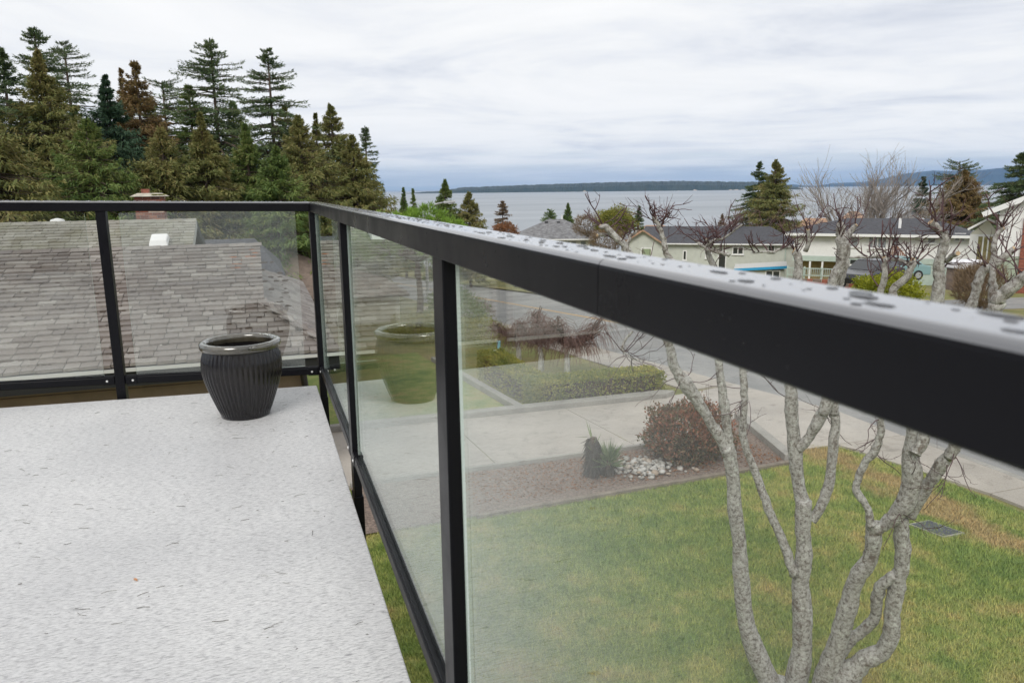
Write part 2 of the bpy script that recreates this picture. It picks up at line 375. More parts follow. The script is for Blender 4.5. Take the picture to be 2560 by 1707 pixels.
f2 = nnoise(nt, 40, 4, 0.7); nt.links.new(nmix(nt, 1.0, c, nramp(nt, f2, [(0.3, (0.6, 0.62, 0.6)), (0.7, (1.2, 1.2, 1.15))]), 'MULTIPLY'), b.inputs['Base Color']); b.inputs['Roughness'].default_value = 0.9
nbump(nt, b, f2, 0.6, 0.03); M['lawn'] = m
m, nt, b = material('grass_blade'); c = lawn_colour(nt, 1.0); c = nmix(nt, dry_mask(nt), c, (0.38, 0.29, 0.14))
r = nrand(nt); c = nmix(nt, 1.0, c, nramp(nt, r, [(0, (0.65, 0.7, 0.6)), (0.6, (1.1, 1.12, 1.0)), (1, (1.7, 1.5, 1.3))]), 'MULTIPLY')
nt.links.new(c, b.inputs['Base Color']); b.inputs['Roughness'].default_value = 0.6; M['blade'] = m
def paving(name, cols, scale, rough):
    m, nt, b = material(name); f = nnoise(nt, scale, 6, 0.65); f2 = nnoise(nt, 55, 4, 0.7); f3 = nnoise(nt, 0.35, 4, 0.6)
    c = nramp(nt, f, [(0.3, cols[0]), (0.7, cols[1])])
    c = nmix(nt, 1.0, c, nramp(nt, f2, [(0.25, (0.78, 0.78, 0.78)), (0.75, (1.15, 1.15, 1.15))]), 'MULTIPLY')
    c = nmix(nt, 1.0, c, nmix(nt, 1.0, nramp(nt, f3, [(0.3, (0.82, 0.82, 0.83)), (0.7, (1.1, 1.09, 1.07))]), nramp(nt, nnoise(nt, 2.6, 6, 0.75, None, 1.2), [(0.34, (0.72, 0.71, 0.70)), (0.46, (1.0, 1.0, 1.0))]), 'MULTIPLY'), 'MULTIPLY')
    nt.links.new(c, b.inputs['Base Color']); b.inputs['Roughness'].default_value = rough; nbump(nt, b, f2, 0.25, 0.006); return m
M['asphalt'] = paving('worn_asphalt', ((0.20, 0.20, 0.195), (0.285, 0.28, 0.27)), 0.7, 0.6)
M['walk'] = paving('exposed_aggregate', ((0.33, 0.30, 0.26), (0.44, 0.40, 0.35)), 1.2, 0.7)
M['drive'] = paving('driveway_concrete', ((0.37, 0.335, 0.295), (0.46, 0.425, 0.38)), 1.1, 0.65)
M['kerb'] = paving('kerb_concrete', ((0.27, 0.26, 0.235), (0.37, 0.355, 0.325)), 3, 0.8)
M['edge_wood'] = simple('weathered_timber_edge', (0.2, 0.165, 0.13), 0.85, 8, 0.3)
M['line'] = simple('yellow_road_paint', (0.62, 0.36, 0.08), 0.7, 3, 0.2)
M['mulch'] = simple('bark_mulch', (0.19, 0.145, 0.118), 0.95, 30, 0.6, bump=(0.8, 0.03))
m, nt, b = material('river_stone'); r = nrand(nt)
nt.links.new(nramp(nt, r, [(0, (0.22, 0.21, 0.19)), (0.35, (0.36, 0.34, 0.31)), (0.65, (0.47, 0.455, 0.43)), (0.9, (0.33, 0.26, 0.2))]), b.inputs['Base Color']); b.inputs['Roughness'].default_value = 0.55; M['stone'] = m
m, nt, b = material('lichen_bark'); ob = nnoise(nt, 42, 5, 0.7); o2 = nnoise(nt, 26, 5, 0.75, (1, 1, 0.7)); o3 = nnoise(nt, 150, 3, 0.7)
c = nramp(nt, ob, [(0.33, (0.10, 0.08, 0.065)), (0.45, (0.31, 0.29, 0.26)), (0.6, (0.52, 0.505, 0.475))])
c = nmix(nt, nramp(nt, o2, [(0.56, 0.0), (0.63, 0.8)]), c, (0.64, 0.65, 0.60))
c = nmix(nt, nramp(nt, nnoise(nt, 11, 5, 0.75), [(0.55, 0.0), (0.64, 0.8)]), c, (0.13, 0.09, 0.065))
c = nmix(nt, 1.0, c, nramp(nt, o3, [(0.3, (0.72, 0.72, 0.72)), (0.7, (1.15, 1.15, 1.15))]), 'MULTIPLY')
nt.links.new(c, b.inputs['Base Color']); b.inputs['Roughness'].default_value = 0.9; nbump(nt, b, nmath(nt, 'ADD', ob, o3), 0.6, 0.012); M['bark_lichen'] = m
M['cut_wood'] = simple('cut_wood', (0.50, 0.36, 0.22), 0.8, 25, 0.25)
M['twig_red'] = simple('red_brown_twig', (0.085, 0.042, 0.045), 0.6, 12, 0.35)
M['twig_grey'] = simple('grey_brown_twig', (0.29, 0.255, 0.225), 0.8, 3, 0.25)
M['twig_weep'] = simple('weeping_twig', (0.17, 0.10, 0.085), 0.7, 6, 0.35)
M['arm_dark'] = simple('dark_gnarled_bark', (0.085, 0.052, 0.04), 0.9, 12, 0.5)
M['white_bark'] = simple('white_birch_bark', (0.62, 0.62, 0.6), 0.75, 9, 0.3)
M['bark_conifer'] = simple('conifer_bark', (0.10, 0.072, 0.055), 0.9, 3, 0.35)
M['fir'] = foliage('fir_needles', [(0.043, 0.076, 0.036), (0.080, 0.124, 0.054), (0.131, 0.176, 0.072), (0.176, 0.207, 0.090)])
M['fir_blue'] = foliage('dark_green_needles', [(0.032, 0.066, 0.036), (0.055, 0.105, 0.056), (0.085, 0.14, 0.08)])
M['cedar'] = foliage('cedar_sprays', [(0.105, 0.135, 0.040), (0.18, 0.20, 0.062), (0.245, 0.225, 0.08), (0.285, 0.22, 0.092)], 0.45)
M['cedar_brown'] = foliage('brown_cedar_sprays', [(0.12, 0.105, 0.034), (0.18, 0.14, 0.05), (0.235, 0.155, 0.065), (0.26, 0.16, 0.075)], 0.45)
M['cedar_green'] = foliage('green_cedar_sprays', [(0.062, 0.115, 0.030), (0.115, 0.178, 0.046), (0.178, 0.231, 0.062), (0.251, 0.240, 0.084)], 0.5)
M['brown_con'] = foliage('bronze_sprays', [(0.156, 0.111, 0.065), (0.221, 0.156, 0.098), (0.260, 0.195, 0.117)], 0.8)
M['pine_lime'] = foliage('lime_pine_needles', [(0.072, 0.120, 0.022), (0.156, 0.264, 0.036), (0.240, 0.384, 0.060), (0.324, 0.456, 0.084)], 0.9)
M['juniper'] = foliage('juniper', [(0.109, 0.139, 0.028), (0.186, 0.202, 0.040), (0.279, 0.265, 0.054), (0.342, 0.310, 0.070)], 1.2)
M['box_hedge'] = foliage('clipped_hedge', [(0.108, 0.140, 0.035), (0.194, 0.226, 0.053), (0.323, 0.313, 0.071), (0.517, 0.431, 0.106)], 1.5)
M['chartreuse'] = foliage('chartreuse_shrub', [(0.137, 0.166, 0.012), (0.254, 0.273, 0.019), (0.351, 0.351, 0.035)], 1.2)
M['nandina'] = foliage('red_tipped_leaves', [(0.082, 0.099, 0.054), (0.149, 0.133, 0.073), (0.282, 0.133, 0.082), (0.401, 0.162, 0.100)], 2.2)
M['orange_shrub'] = foliage('orange_brown_shrub', [(0.16, 0.08, 0.04), (0.26, 0.125, 0.06), (0.32, 0.16, 0.08)], 1.0)
M['yucca'] = foliage('yucca_blades', [(0.084, 0.126, 0.056), (0.182, 0.238, 0.112), (0.308, 0.350, 0.182)], 2)
M['dead_leaf'] = foliage('dead_yucca_leaves', [(0.05, 0.04, 0.035), (0.10, 0.08, 0.065)], 2)
M['needle'] = simple('dry_needle', (0.06, 0.055, 0.03), 0.7, 20, 0.5)
M['leaf_tan'] = simple('tan_leaf', (0.5, 0.25, 0.12), 0.7)
M['utility_lid'] = simple('grey_plastic_lid', (0.085, 0.09, 0.105), 0.8, 20, 0.2, spec=0.2)
M['utility_blue'] = simple('pale_blue_plastic', (0.26, 0.5, 0.6), 0.5)
M['tarp'] = simple('white_tarpaulin', (0.72, 0.72, 0.74), 0.6, 3, 0.1)
m, nt, b = material('sea_water'); b.inputs['Base Color'].default_value = (0.25, 0.275, 0.30, 1); b.inputs['Roughness'].default_value = 0.4; b.inputs['IOR'].default_value = 1.333
w1 = nnoise(nt, 0.045, 5, 0.6, (1, 2.2, 1)); nt.links.new(nramp(nt, nnoise(nt, 0.004, 4, 0.6, (0.4, 2.2, 1)), [(0.35, 0.32), (0.65, 0.5)]), b.inputs['Roughness']); nbump(nt, b, w1, 0.22, 2.0); M['sea'] = m
m, nt, b = material('island_forest'); f = nnoise(nt, 0.02, 5, 0.7)
ge = nt.nodes.new('ShaderNodeNewGeometry'); sp = nt.nodes.new('ShaderNodeSeparateXYZ'); nt.links.new(ge.outputs['Position'], sp.inputs[0])
c = nramp(nt, f, [(0.3, (0.018, 0.03, 0.022)), (0.7, (0.045, 0.055, 0.04))])
nb = nnoise(nt, 0.006, 4, 0.6); low = nmath(nt, 'LESS_THAN', nmath(nt, 'ADD', sp.outputs[2], 18.5), nmath(nt, 'MULTIPLY', nmath(nt, 'SUBTRACT', nb, 0.585), 190.0))
c = nmix(nt, low, c, (0.42, 0.36, 0.30)); nt.links.new(c, b.inputs['Base Color']); b.inputs['Roughness'].default_value = 0.95; M['island'] = m
M['mountain'] = simple('far_mountain_forest', (0.03, 0.042, 0.045), 0.95, 0.002, 0.4)

# ------------------------------------------------------------------ terrain, sea, far land
rng = np.random.default_rng(7); random.seed(7)
SEA_Z = -18.5
def grid(xs, ys, zf):
    xs, ys = np.asarray(xs, float), np.asarray(ys, float); X, Y = np.meshgrid(xs, ys); Z = zf(X, Y)
    V = np.stack([X, Y, Z], -1).reshape(-1, 3); nx = len(xs); i, j = np.meshgrid(np.arange(nx-1), np.arange(len(ys)-1))
    a = (j*nx+i).ravel(); return V, np.stack([a, a+1, a+nx+1, a+nx], 1)
mb = MB(); mb.add(*grid(np.r_[-400, -200, -100, -60, np.arange(-40, 60.1, 1.0), 80, 120, 200, 400, 800], np.r_[-300, -100, -40, -20, np.arange(-10, 60.1, 1.0), np.arange(65, 241, 5)], g))
tag(mb.obj('ground', M['turf'], smooth=True), kind='structure')
mb = MB(); mb.add([(-60000, 150, SEA_Z), (60000, 150, SEA_Z), (60000, 70000, SEA_Z), (-60000, 70000, SEA_Z)], [(0, 1, 2, 3)])
tag(mb.obj('sea', M['sea']), kind='structure')

def landmass(name, mat, D, prof, depth, n, rough):
    """prof: (photo x, height in photo pixels above the shore); a closed hill body at distance D"""
    px = np.linspace(prof[0][0], prof[-1][0], n); hp = np.interp(px, [p[0] for p in prof], [p[1] for p in prof])
    r1 = np.random.default_rng(int(D)); jag = np.convolve(r1.normal(size=n), np.ones(3)/3, 'same')*rough
    hp = np.maximum(0.3, hp + jag*np.minimum(1, hp/4))
    rows = []
    for k, (fr, dd) in enumerate([(0.0, 0), (0.55, depth*0.04), (0.86, depth*0.15), (1.0, depth*0.45), (0.4, depth*0.8), (-0.1, depth)]):
        row = []
        for x, h in zip(px, hp):
            d = ray(x, 470); q = CAM + d*(D+dd); hh = h*D/1920.0
            q[2] = SEA_Z - 2 + (2+hh)*fr + (r1.normal()*hh*0.04 if 0 < fr < 1 else 0); row.append(q)
        rows.append(row)
    V = np.array(rows).reshape(-1, 3); i, j = np.meshgrid(np.arange(n-1), np.arange(len(rows)-1)); a = (j*n+i).ravel()
    mb = MB(); mb.add(V, np.stack([a, a+1, a+n+1, a+n], 1)); return tag(mb.obj(name, mat, smooth=False), kind='structure')
landmass('island', M['island'], 4200, [(1010, 0), (1060, 3.5), (1110, 6), (1150, 14), (1250, 17), (1400, 21), (1560, 24), (1680, 25), (1800, 22), (1880, 20), (1960, 13), (2000, 3), (2010, 0)], 900, 420, 0.9)
landmass('far_headland', M['mountain'], 11000, [(1940, 5), (1985, 7), (2000, 4), (2040, 2), (2080, 8), (2160, 11), (2200, 17), (2260, 30), (2330, 36), (2370, 34), (2460, 36), (2540, 42), (2600, 44), (2800, 50), (3200, 30)], 3000, 260, 0.4)

# haze: pale even air around everything below the sky
mb = MB(); mb.box((-25000, -2000, SEA_Z-60), (25000, 16000, 330)); hz = mb.obj('haze', M['sea']); hz.data.materials.clear()
hm = bpy.data.materials.new('haze_air'); hm.use_nodes = True; hm.node_tree.nodes.clear()
ho = hm.node_tree.nodes.new('ShaderNodeOutputMaterial'); hv = hm.node_tree.nodes.new('ShaderNodeVolumePrincipled')
hv.inputs['Color'].default_value = (0.32, 0.58, 1.0, 1); hv.inputs['Density'].default_value = 5.2e-5; hv.inputs['Anisotropy'].default_value = 0.0
hm.node_tree.links.new(hv.outputs[0], ho.inputs['Volume']); hz.data.materials.append(hm); tag(hz, 'pale blue haze over the water', 'haze', kind='stuff'); hz.display_type = 'WIRE'

# lawn sheet with real blades, street, pavement, driveway
LAWN = [(-2.5, -3), (8.45, -3), (8.3, 7.1), (8.2, 7.7), (7.95, 8.5), (7.6, 8.75), (6.95, 8.7), (6.84, 8.24), (2.2, 8.02), (0.9, 8.0), (0.9, 9.4), (-2.5, 9.4)]
mb = MB(); mb.add([(x, y, -2.692) for x, y in LAWN], [tuple(range(len(LAWN)))])
tag(mb.obj('lawn', M['lawn']), kind='structure')
def inside(x, y, poly):
    c = np.zeros(len(x), bool); n = len(poly)
    for i in range(n):
        (x0, y0), (x1, y1) = poly[i], poly[(i+1) % n]
        k = ((y0 > y) != (y1 > y)) & (x < (x1-x0)*(y-y0)/(y1-y0+1e-12)+x0); c ^= k
    return c
n = 420000; gx = rng.uniform(0.2, 8.45, n); gy = rng.uniform(2.6, 9.3, n); k = inside(gx, gy, LAWN); gx, gy = gx[k], gy[k]
# blades gather in small tufts
tx = gx; ty = gy; n = len(tx)
L = rng.uniform(0.018, 0.05, n); az = rng.uniform(0, 6.283, n); ln = rng.uniform(0.3, 1.1, n)
tip = np.stack([np.cos(az)*L*ln, np.sin(az)*L*ln, L], 1); w = np.stack([-np.sin(az), np.cos(az), np.zeros(n)], 1)*0.0032
base = np.stack([tx, ty, np.full(n, -2.692)], 1); V = np.empty((n, 3, 3)); V[:, 0] = base-w; V[:, 1] = base+w; V[:, 2] = base+tip
mb = MB(); mb.add(V.reshape(-1, 3), np.arange(3*n).reshape(n, 3))
tag(mb.obj('grass_blades', M['blade']), 'short green and straw-coloured grass of the front lawn', 'grass', kind='stuff')

def strip(x0, x1, ys, dz):
    mb = MB(); xs = [x0, x1]
    if x0 < 17 < x1: xs = [x0, 17, x1]
    return mb.add(*grid(xs, ys, lambda X, Y: g(X, Y)+dz))
YS = np.r_[-40, -10, 0, 10, np.arange(20, 221, 10)]
tag(strip(9.2, 17.0, YS, 0.012).obj('street', M['asphalt']), kind='structure')
mb = MB()
tag(strip(12.95, 13.07, np.r_[20, 30, 40, 50, 60, 80, 100], 0.017).obj('road_line', M['line']), kind='structure')
# side street across, running along X, and pavements beyond
mb = MB(); mb.add(*grid([17.0, 30, 60, 120], [24, 30], lambda X, Y: g(X, Y)+0.012)); tag(mb.obj('side_street', M['asphalt']), kind='structure')
mb = MB(); mb.add(*grid([17.0, 18.6], np.r_[30, 40, 60, 80, 100, 140], lambda X, Y: g(X, Y)+0.09)); tag(mb.obj('far_verge', M['turf']), kind='structure')
# near pavement: slabs
walk = bpy.data.objects.new('pavement', None); COL.objects.link(walk); tag(walk, kind='structure')
ys = [8.62-2.13*i for i in range(7)][::-1]
for a, bb in zip(ys[:-1], ys[1:]):
    xl = lambda y: np.interp(y, [-4, 6.2, 7.1, 7.7, 8.62], [8.5, 8.48, 8.34, 8.26, 7.98])
    mb = MB(); pts = [(float(xl(a)), a), (9.2, a), (9.2, bb-0.012), (float(xl(bb)), bb-0.012)]
    mb.prism(pts, -2.9, -2.66); mb.obj('slab', M['walk'], walk, bevel=0.008)
mb = MB(); mb.prism([(6.99, 8.64), (7.98, 8.635), (9.2, 8.635), (9.2, 10), (7.42, 10.3)], -2.95, -2.665); mb.obj('slab', M['drive'], walk, bevel=0.008)
for y0 in np.arange(12.9, 40, 2.13):
    mb = MB(); mb.prism([(8.0, y0), (9.2, y0), (9.2, y0+2.115), (8.0, y0+2.115)], lambda x, y: g(x, y)-0.2, lambda x, y: g(x, y)+0.035); mb.obj('slab', M['walk'], walk)
mb = MB(); mb.prism([(9.2, -4), (9.32, -4), (9.32, 8.6), (9.2, 8.6)], -2.9, -2.66); mb.obj('kerb', M['kerb'], walk, bevel=0.01)
# driveway slabs
drive = bpy.data.objects.new('driveway', None); COL.objects.link(drive); tag(drive, kind='structure')
for x0, x1 in ((0.3, 2.95), (2.95, 5.16), (5.16, 7.4)):
    y0a = 9.5; mb = MB()
    for ya, yb in ((9.5, 10.0), (10.0, 12.5)):
        pass
    mb.prism([(x0, 9.5), (x1-0.014, 9.5 if x1 < 6 else 10.28), (x1-0.014, 12.5), (x0, 12.5)], lambda x, y: g(x, y)-0.2, lambda x, y: float(g(x, y))+0.035+0.05*(y < 10)*0)
    mb.obj('slab', M['drive'], drive)
mb = MB(); mb.prism([(7.4, 10.31), (9.2, 10.0), (9.2, 12.9), (7.4, 12.5)], lambda x, y: g(x, y)-0.2, lambda x, y: g(x, y)+0.035); mb.obj('slab', M['drive'], drive)

mb = MB(); mb.prism([(0.5, 12.66), (4.26, 12.66), (4.26, 22), (0.9, 22)], lambda x, y: g(x, y)-0.05, lambda x, y: g(x, y)+0.008); tag(mb.obj('side_lawn', M['lawn']), kind='structure')
# kerb wall on the far side of the driveway, path edge, planter edging
kw = MB(); kw.prism([(0.9, 12.5), (7.25, 12.36), (7.5, 12.5), (7.25, 12.64), (0.9, 12.64)], lambda x, y: g(x, y)-0.2, lambda x, y: -2.765)
tag(kw.obj('kerb_wall', M['kerb'], origin=(4, 12.5, -2.9), bevel=0.015), 'low concrete kerb wall along the far side of the driveway', 'kerb')
pe = MB(); pe.prism([(4.28, 12.66), (4.44, 12.66), (4.44, 20), (4.28, 20)], lambda x, y: g(x, y)-0.2, lambda x, y: g(x, y)+0.12)
tag(pe.obj('path_edging', M['kerb'], origin=(4.36, 14, -3), bevel=0.012), 'narrow concrete edging strip running away past the clipped hedge', 'edging')
PL = [(0.9, 8.02), (2.2, 8.06), (6.86, 8.28), (7.36, 10.28), (5.6, 9.5), (3.3, 9.45), (0.9, 9.45)]
mb = MB(); mb.add([(x, y, -2.672+(0.02 if 0 else 0)) for x, y in PL], [tuple(range(len(PL)))])
tag(mb.obj('planting_bed', M['mulch']), kind='structure')
pl = empty('planter_edging', (6.86, 8.28, -2.7), 'pale concrete edging round the mulched planting bed corner', 'edging')
mb = MB()
mb.beam((2.2, 8.02, -2.67), (6.93, 8.24, -2.67), 0.07, 0.07); mb.obj('edge_strip', M['edge_wood'], pl, bevel=0.012)
mb = MB(); mb.beam((6.88, 8.31, -2.655), (7.42, 10.3, -2.655), 0.16, 0.16); mb.obj('edge_strip', M['kerb'], pl, bevel=0.015)
mb = MB(); mb.beam((0.9, 9.475, -2.665), (5.6, 9.52, -2.665), 0.06, 0.1); mb.obj('edge_strip', M['kerb'], pl, bevel=0.01)

# ------------------------------------------------------------------ deck and our own house
BK = -0.0735                                # back edge runs slightly askew: Y = 4.478 + BK*X
def yb(x): return 4.478 + BK*x
mb = MB(); mb.prism([(-7, -1.9), (0.262, -1.9), (0.262, yb(0.262)), (-7, yb(-7))], -0.03, 0.0)
tag(mb.obj('deck_floor', M['deck'], bevel=0.006), kind='structure')
mb = MB(); mb.prism([(-6.98, -1.88), (0.25, -1.88), (0.25, yb(0.25)-0.015), (-6.98, yb(-6.98)-0.015)], -0.3, -0.032)
tag(mb.obj('deck_fascia', M['brown_wall']), kind='structure')
own = empty('own_house', (-3, -1.9, -2.7), 'white sided house behind the viewer that carries the deck', 'house')
mb = MB(); mb.box((-9, -9, -2.75), (-0.6, -1.9, 2.5)); mb.obj('wall', M['white'], own)
for x0, x1, z0, z1 in ((-5.4, -2.9, 0.1, 2.1), (-8.4, -6.2, 0.7, 2.1)):
    mb = MB(); mb.box((x0-0.07, -1.895, z0-0.07), (x1+0.07, -1.86, z1+0.07)); w_ = mb.obj('window', M['white'], own)
    mb = MB(); mb.box((x0, -1.858, z0), (x1, -1.85, z1)); mb.obj('pane', M['pane'], w_)
mb = MB(); mb.box((-9.1, -9.1, 2.5), (-0.5, -1.85, 2.7)); mb.obj('roof', M['roof_dark'], own)

# ------------------------------------------------------------------ railing
rail = empty('deck_railing', (0.29, 4.45, 0.0), 'black metal deck railing with clear glass panels and wet top rail', 'railing')
RX0, RX1 = 0.288, 0.352
def rail_bar(name, prof, path, mats, parent, bev):
    mb = MB(); n = len(prof); V = []
    for p, sd in path:
        for a, z in prof: V.append((p[0]+sd[0]*a, p[1]+sd[1]*a, p[2]+z))
    F = [tuple(range(n-1, -1, -1)), tuple(range((len(path)-1)*n, len(path)*n))]
    for i in range(len(path)-1):
        for j in range(n): F.append((i*n+j, i*n+(j+1) % n, (i+1)*n+(j+1) % n, (i+1)*n+j))
    mb.add(V, F); o = mb.obj(name, mats[0], parent, smooth=True)
    if len(mats) > 1:
        o.data.materials.append(mats[1])
        import bmesh
        bm = bmesh.new(); bm.from_mesh(o.data); bmesh.ops.recalc_face_normals(bm, faces=bm.faces); bm.to_mesh(o.data); bm.free()
        for p in o.data.polygons:
            p.use_smooth = False
            if abs(p.normal.z) > 0.2 and p.center.z > min(v.co.z for v in o.data.vertices)+0.03 and len(p.vertices) == 4: p.material_index = 1
    return o
# rounded section: across (0..w), height 0..h
def section(w, h, r, k=4):
    P = [(0.002, 0.0), (w-0.002, 0.0), (w, 0.002)]
    for i in range(k+1): a = i*math.pi/2/k; P.append((w-r+r*math.cos(a), h-r+r*math.sin(a)))
    for i in range(k+1): a = math.pi/2+i*math.pi/2/k; P.append((r+r*math.cos(a), h-r+r*math.sin(a)))
    P.append((0.0, 0.002)); return P
SEC = section(RX1-RX0, 0.053, 0.008)
YC = yb(0.288)+0.035                          # inner mitre point of the two rails
CZ = 1.0095
c_in = np.array([RX0, YC, CZ+0.002]); bdir = np.array([-1.0, -BK, 0]); bdir /= np.linalg.norm(bdir); bn = np.array([-bdir[1], bdir[0], 0]); bn = bn if bn[1] > 0 else -bn
# mitre direction so both profiles share the corner plane
mit = np.array([1.0, (1 + 0)*1.0*1.07, 0])
side_segs = [(-0.6, 0.6175), (0.6185, 1.013), (1.014, 2.19), (2.191, None)]
rail_bar('top_rail', SEC, [((RX0, 0.6168, CZ), (1, 0)), ((RX0, -0.9, CZ), (1, 0))][::-1], (M['black'], M['rail_top']), rail, 0)
rail_bar('top_rail', SEC, [((RX0, 0.6182, CZ), (1, 0)), ((RX0, 2.4, CZ), (1, 0)), ((RX0, YC, CZ+0.002), (mit[0], mit[1]))], (M['black'], M['rail_top']), rail, 0)
bl = 2.9
pb = c_in + bdir*bl; pb[2] += 0.0185*bl
rail_bar('top_rail', SEC, [(c_in+bdir*0.0012, (mit[0], mit[1])), (pb, (bn[0], bn[1]))][::-1], (M['black'], M['rail_top']), rail, 0)
# thin joint sleeves
for yj in (0.6175, 1.013):
    pass
def back_pt(x, off=0.0):                       # point on the back rail's inner face line
    t = (x - c_in[0])/bdir[0]; p = c_in + bdir*t + bn*off; return p, 0.0185*t
# posts: side ones 31 x 78 mm, back ones 50 x 52 mm, fixed to the deck edge below
def post(name, a, b, zt, foot):
    mb = MB(); mb.box((a[0], a[1], -0.10), (b[0], b[1], zt)); o = mb.obj(name, M['black'], rail, bevel=0.003)
    mb = MB(); mb.box((a[0]-0.004, a[1]-0.004, -0.30), (b[0]+0.004, b[1]+0.004, -0.085)); mb.obj('foot_sleeve', M['black'], o, bevel=0.003)
    for zz in (0.2, 0.9): pass
    return o
SP = [(1.247, 1.325), (2.905, 2.985), (-0.55, -0.47)]
for y0, y1 in SP: post('post', (0.2915, y0), (0.3225, y1), CZ+0.001, 1)
post('post', (0.283, YC-0.005), (0.322, YC+0.07), CZ+0.003, 1)
px_post = []
for xc in (-0.797, -2.45):
    p, dz = back_pt(xc, 0.006); w2 = 0.0245
    mb = MB(); q = [p+bdir*w2, p-bdir*w2, p-bdir*w2+bn*0.052, p+bdir*w2+bn*0.052]
    mb.prism([(v[0], v[1]) for v in q], -0.35, CZ+dz+0.002); mb.obj('post', M['black'], rail, bevel=0.003); px_post.append(p)
# bottom rails with glazing channel
def brail(p, q, inward):
    p, q = np.array(p, float), np.array(q, float); t = (q-p)/np.linalg.norm(q-p)
    mb = MB(); mb.beam(p, q, 0.034, 0.042); o = mb.obj('bottom_rail', M['black'], rail, bevel=0.006, segs=3)
    s_ = np.cross(t, (0, 0, 1)); s_ /= np.linalg.norm(s_)
    for k in (-0.009, 0.009):
        mb = MB(); mb.beam(p+s_*k+np.array([0, 0, 0.0235]), q+s_*k+np.array([0, 0, 0.0235]), 0.005, 0.007); mb.obj('glazing_bead', M['black'], o)
    for e, sg in ((p, 1), (q, -1)):
        mb = MB(); mb.beam(e+t*sg*0.001, e+t*sg*0.062, 0.039, 0.047); br = mb.obj('bracket', M['black'], rail, bevel=0.004)
        c = e+t*sg*0.04+np.array(inward)*0.0205
        mb = MB(); mb.tube([c, c+np.array(inward)*0.004], [0.0065, 0.005], 10); mb.obj('bolt', M['steel'], br, smooth=False)
    return o
BRX = 0.309
brail((BRX, 1.327, 0.085), (BRX, 2.903, 0.085), (-1, 0, 0))
brail((BRX, 2.987, 0.085), (BRX, YC-0.008, 0.083), (-1, 0, 0))
brail((BRX, -0.46, 0.085), (BRX, 1.245, 0.085), (-1, 0, 0))
p0, _ = back_pt(0.282, 0.03); p1, _ = back_pt(-0.771, 0.03); p2, _ = back_pt(-0.823, 0.03); p3, _ = back_pt(-2.42, 0.03)
p0[2] = 0.072; p1[2] = 0.094; p2[2] = 0.096; p3[2] = 0.115
brail(p0, p1, tuple(-bn)); brail(p2, p3, tuple(-bn))
# panes
def pane(p, q, z0, z1, tilt=0.0, mat='glass'):
    p, q = np.array(p, float), np.array(q, float); mb = MB(); t = (q-p)/np.linalg.norm(q-p); s_ = np.cross(t, (0, 0, 1))*0.003
    V = [p-s_, q-s_, q+s_, p+s_]; V = [np.array([v[0], v[1], z0(i) if callable(z0) else z0]) for i, v in enumerate(V)] + [np.array([v[0]+tilt, v[1], z1]) for v in V]
    mb.add(V, [(3,2,1,0),(4,5,6,7),(0,1,5,4),(1,2,6,5),(2,3,7,6),(3,0,4,7)])
    o = mb.obj('glass_pane', M[mat], rail); o.data.materials.append(M['glass_edge'])
    for i in (0, 1, 3, 5): o.data.polygons[i].material_index = 1
    return o
GX = 0.310
pane((GX, 3.03, 0), (GX+0.002, 4.42, 0), 0.10, 1.012)
pane((GX, 1.375, 0), (GX+0.001, 2.855, 0), 0.10, 1.012, 0.003)
pane((GX-0.012, -0.42, 0), (GX, 1.20, 0), 0.10, 1.012, -0.004)
for xa, xb in ((0.205, -0.712), (-0.88, -2.4)):
    a_, _ = back_pt(xa, 0.034); b_, _ = back_pt(xb, 0.034); pane((a_[0], a_[1], 0), (b_[0], b_[1], 0), 0.105, 1.02, 0.0, 'glass_back')
# water drops on the rail: flat domes on top, beads on faces and hanging below
def drop(mb, c, rx, ry, h, n_=(0, 0, 1), k=10):
    n_ = np.array(n_, float); a = np.array([1.0, 0, 0]) if abs(n_[0]) < 0.9 else np.array([0, 1.0, 0]); b_ = np.cross(n_, a); V = []; F = []
    for i, (rr, hh) in enumerate(((1.0, 0.0), (0.93, 0.45), (0.66, 0.85), (0.3, 0.98))):
        for j in range(k):
            th = j*2*math.pi/k; V.append(np.array(c)+a*rx*rr*math.cos(th)+b_*ry*rr*math.sin(th)+n_*h*hh)
    for i in range(3):
        for j in range(k): F.append((i*k+j, i*k+(j+1) % k, (i+1)*k+(j+1) % k, (i+1)*k+j))
    F.append(tuple(3*k+j for j in range(k))); mb.add(V, F)
mb = MB(); taken = []
def try_drop(x, y, r, e):
    for a, b_, rr in taken:
        if (a-x)**2+((b_-y)/1.6)**2 < (rr+r)**2*1.1: return
    taken.append((x, y, r)); drop(mb, (x, y, CZ+0.0532), r*random.uniform(0.8, 1.2), r*e, min(0.0009, r*0.2))
for i in range(1500):
    y = random.uniform(0.14, 4.45); r = random.choice([0.0006, 0.0009, 0.0012, 0.0018, 0.0025, 0.0035, 0.005])
    if y < 1.3 and random.random() < 0.62: continue
    try_drop(random.uniform(RX0+0.011, RX1-0.011), y, r, random.uniform(0.8, 1.6) if r < 0.0035 else random.uniform(0.9, 2.8))
for i in range(160):
    y = random.uniform(0.3, 4.4); r = random.choice([0.0006, 0.0009, 0.0014]); drop(mb, (RX0-0.0002, y, CZ+random.uniform(0.006, 0.044)), r, r, r*0.6, (-1, 0, 0), 7)
for i in range(70):
    y = random.uniform(0.25, 4.4); r = random.uniform(0.0015, 0.0032); drop(mb, (RX0+random.uniform(0.002, 0.02), y, CZ+0.0002), r, r*1.4, r*0.9, (0, 0, -1), 8)
for i in range(260):
    x = random.uniform(-2.0, 0.28); p, dz = back_pt(x, random.uniform(0.01, 0.055)); r = random.choice([0.002, 0.003, 0.005]); drop(mb, (p[0], p[1], p[2]+dz+0.0532), r*1.5, r, r*0.5, (0, 0, 1), 8)
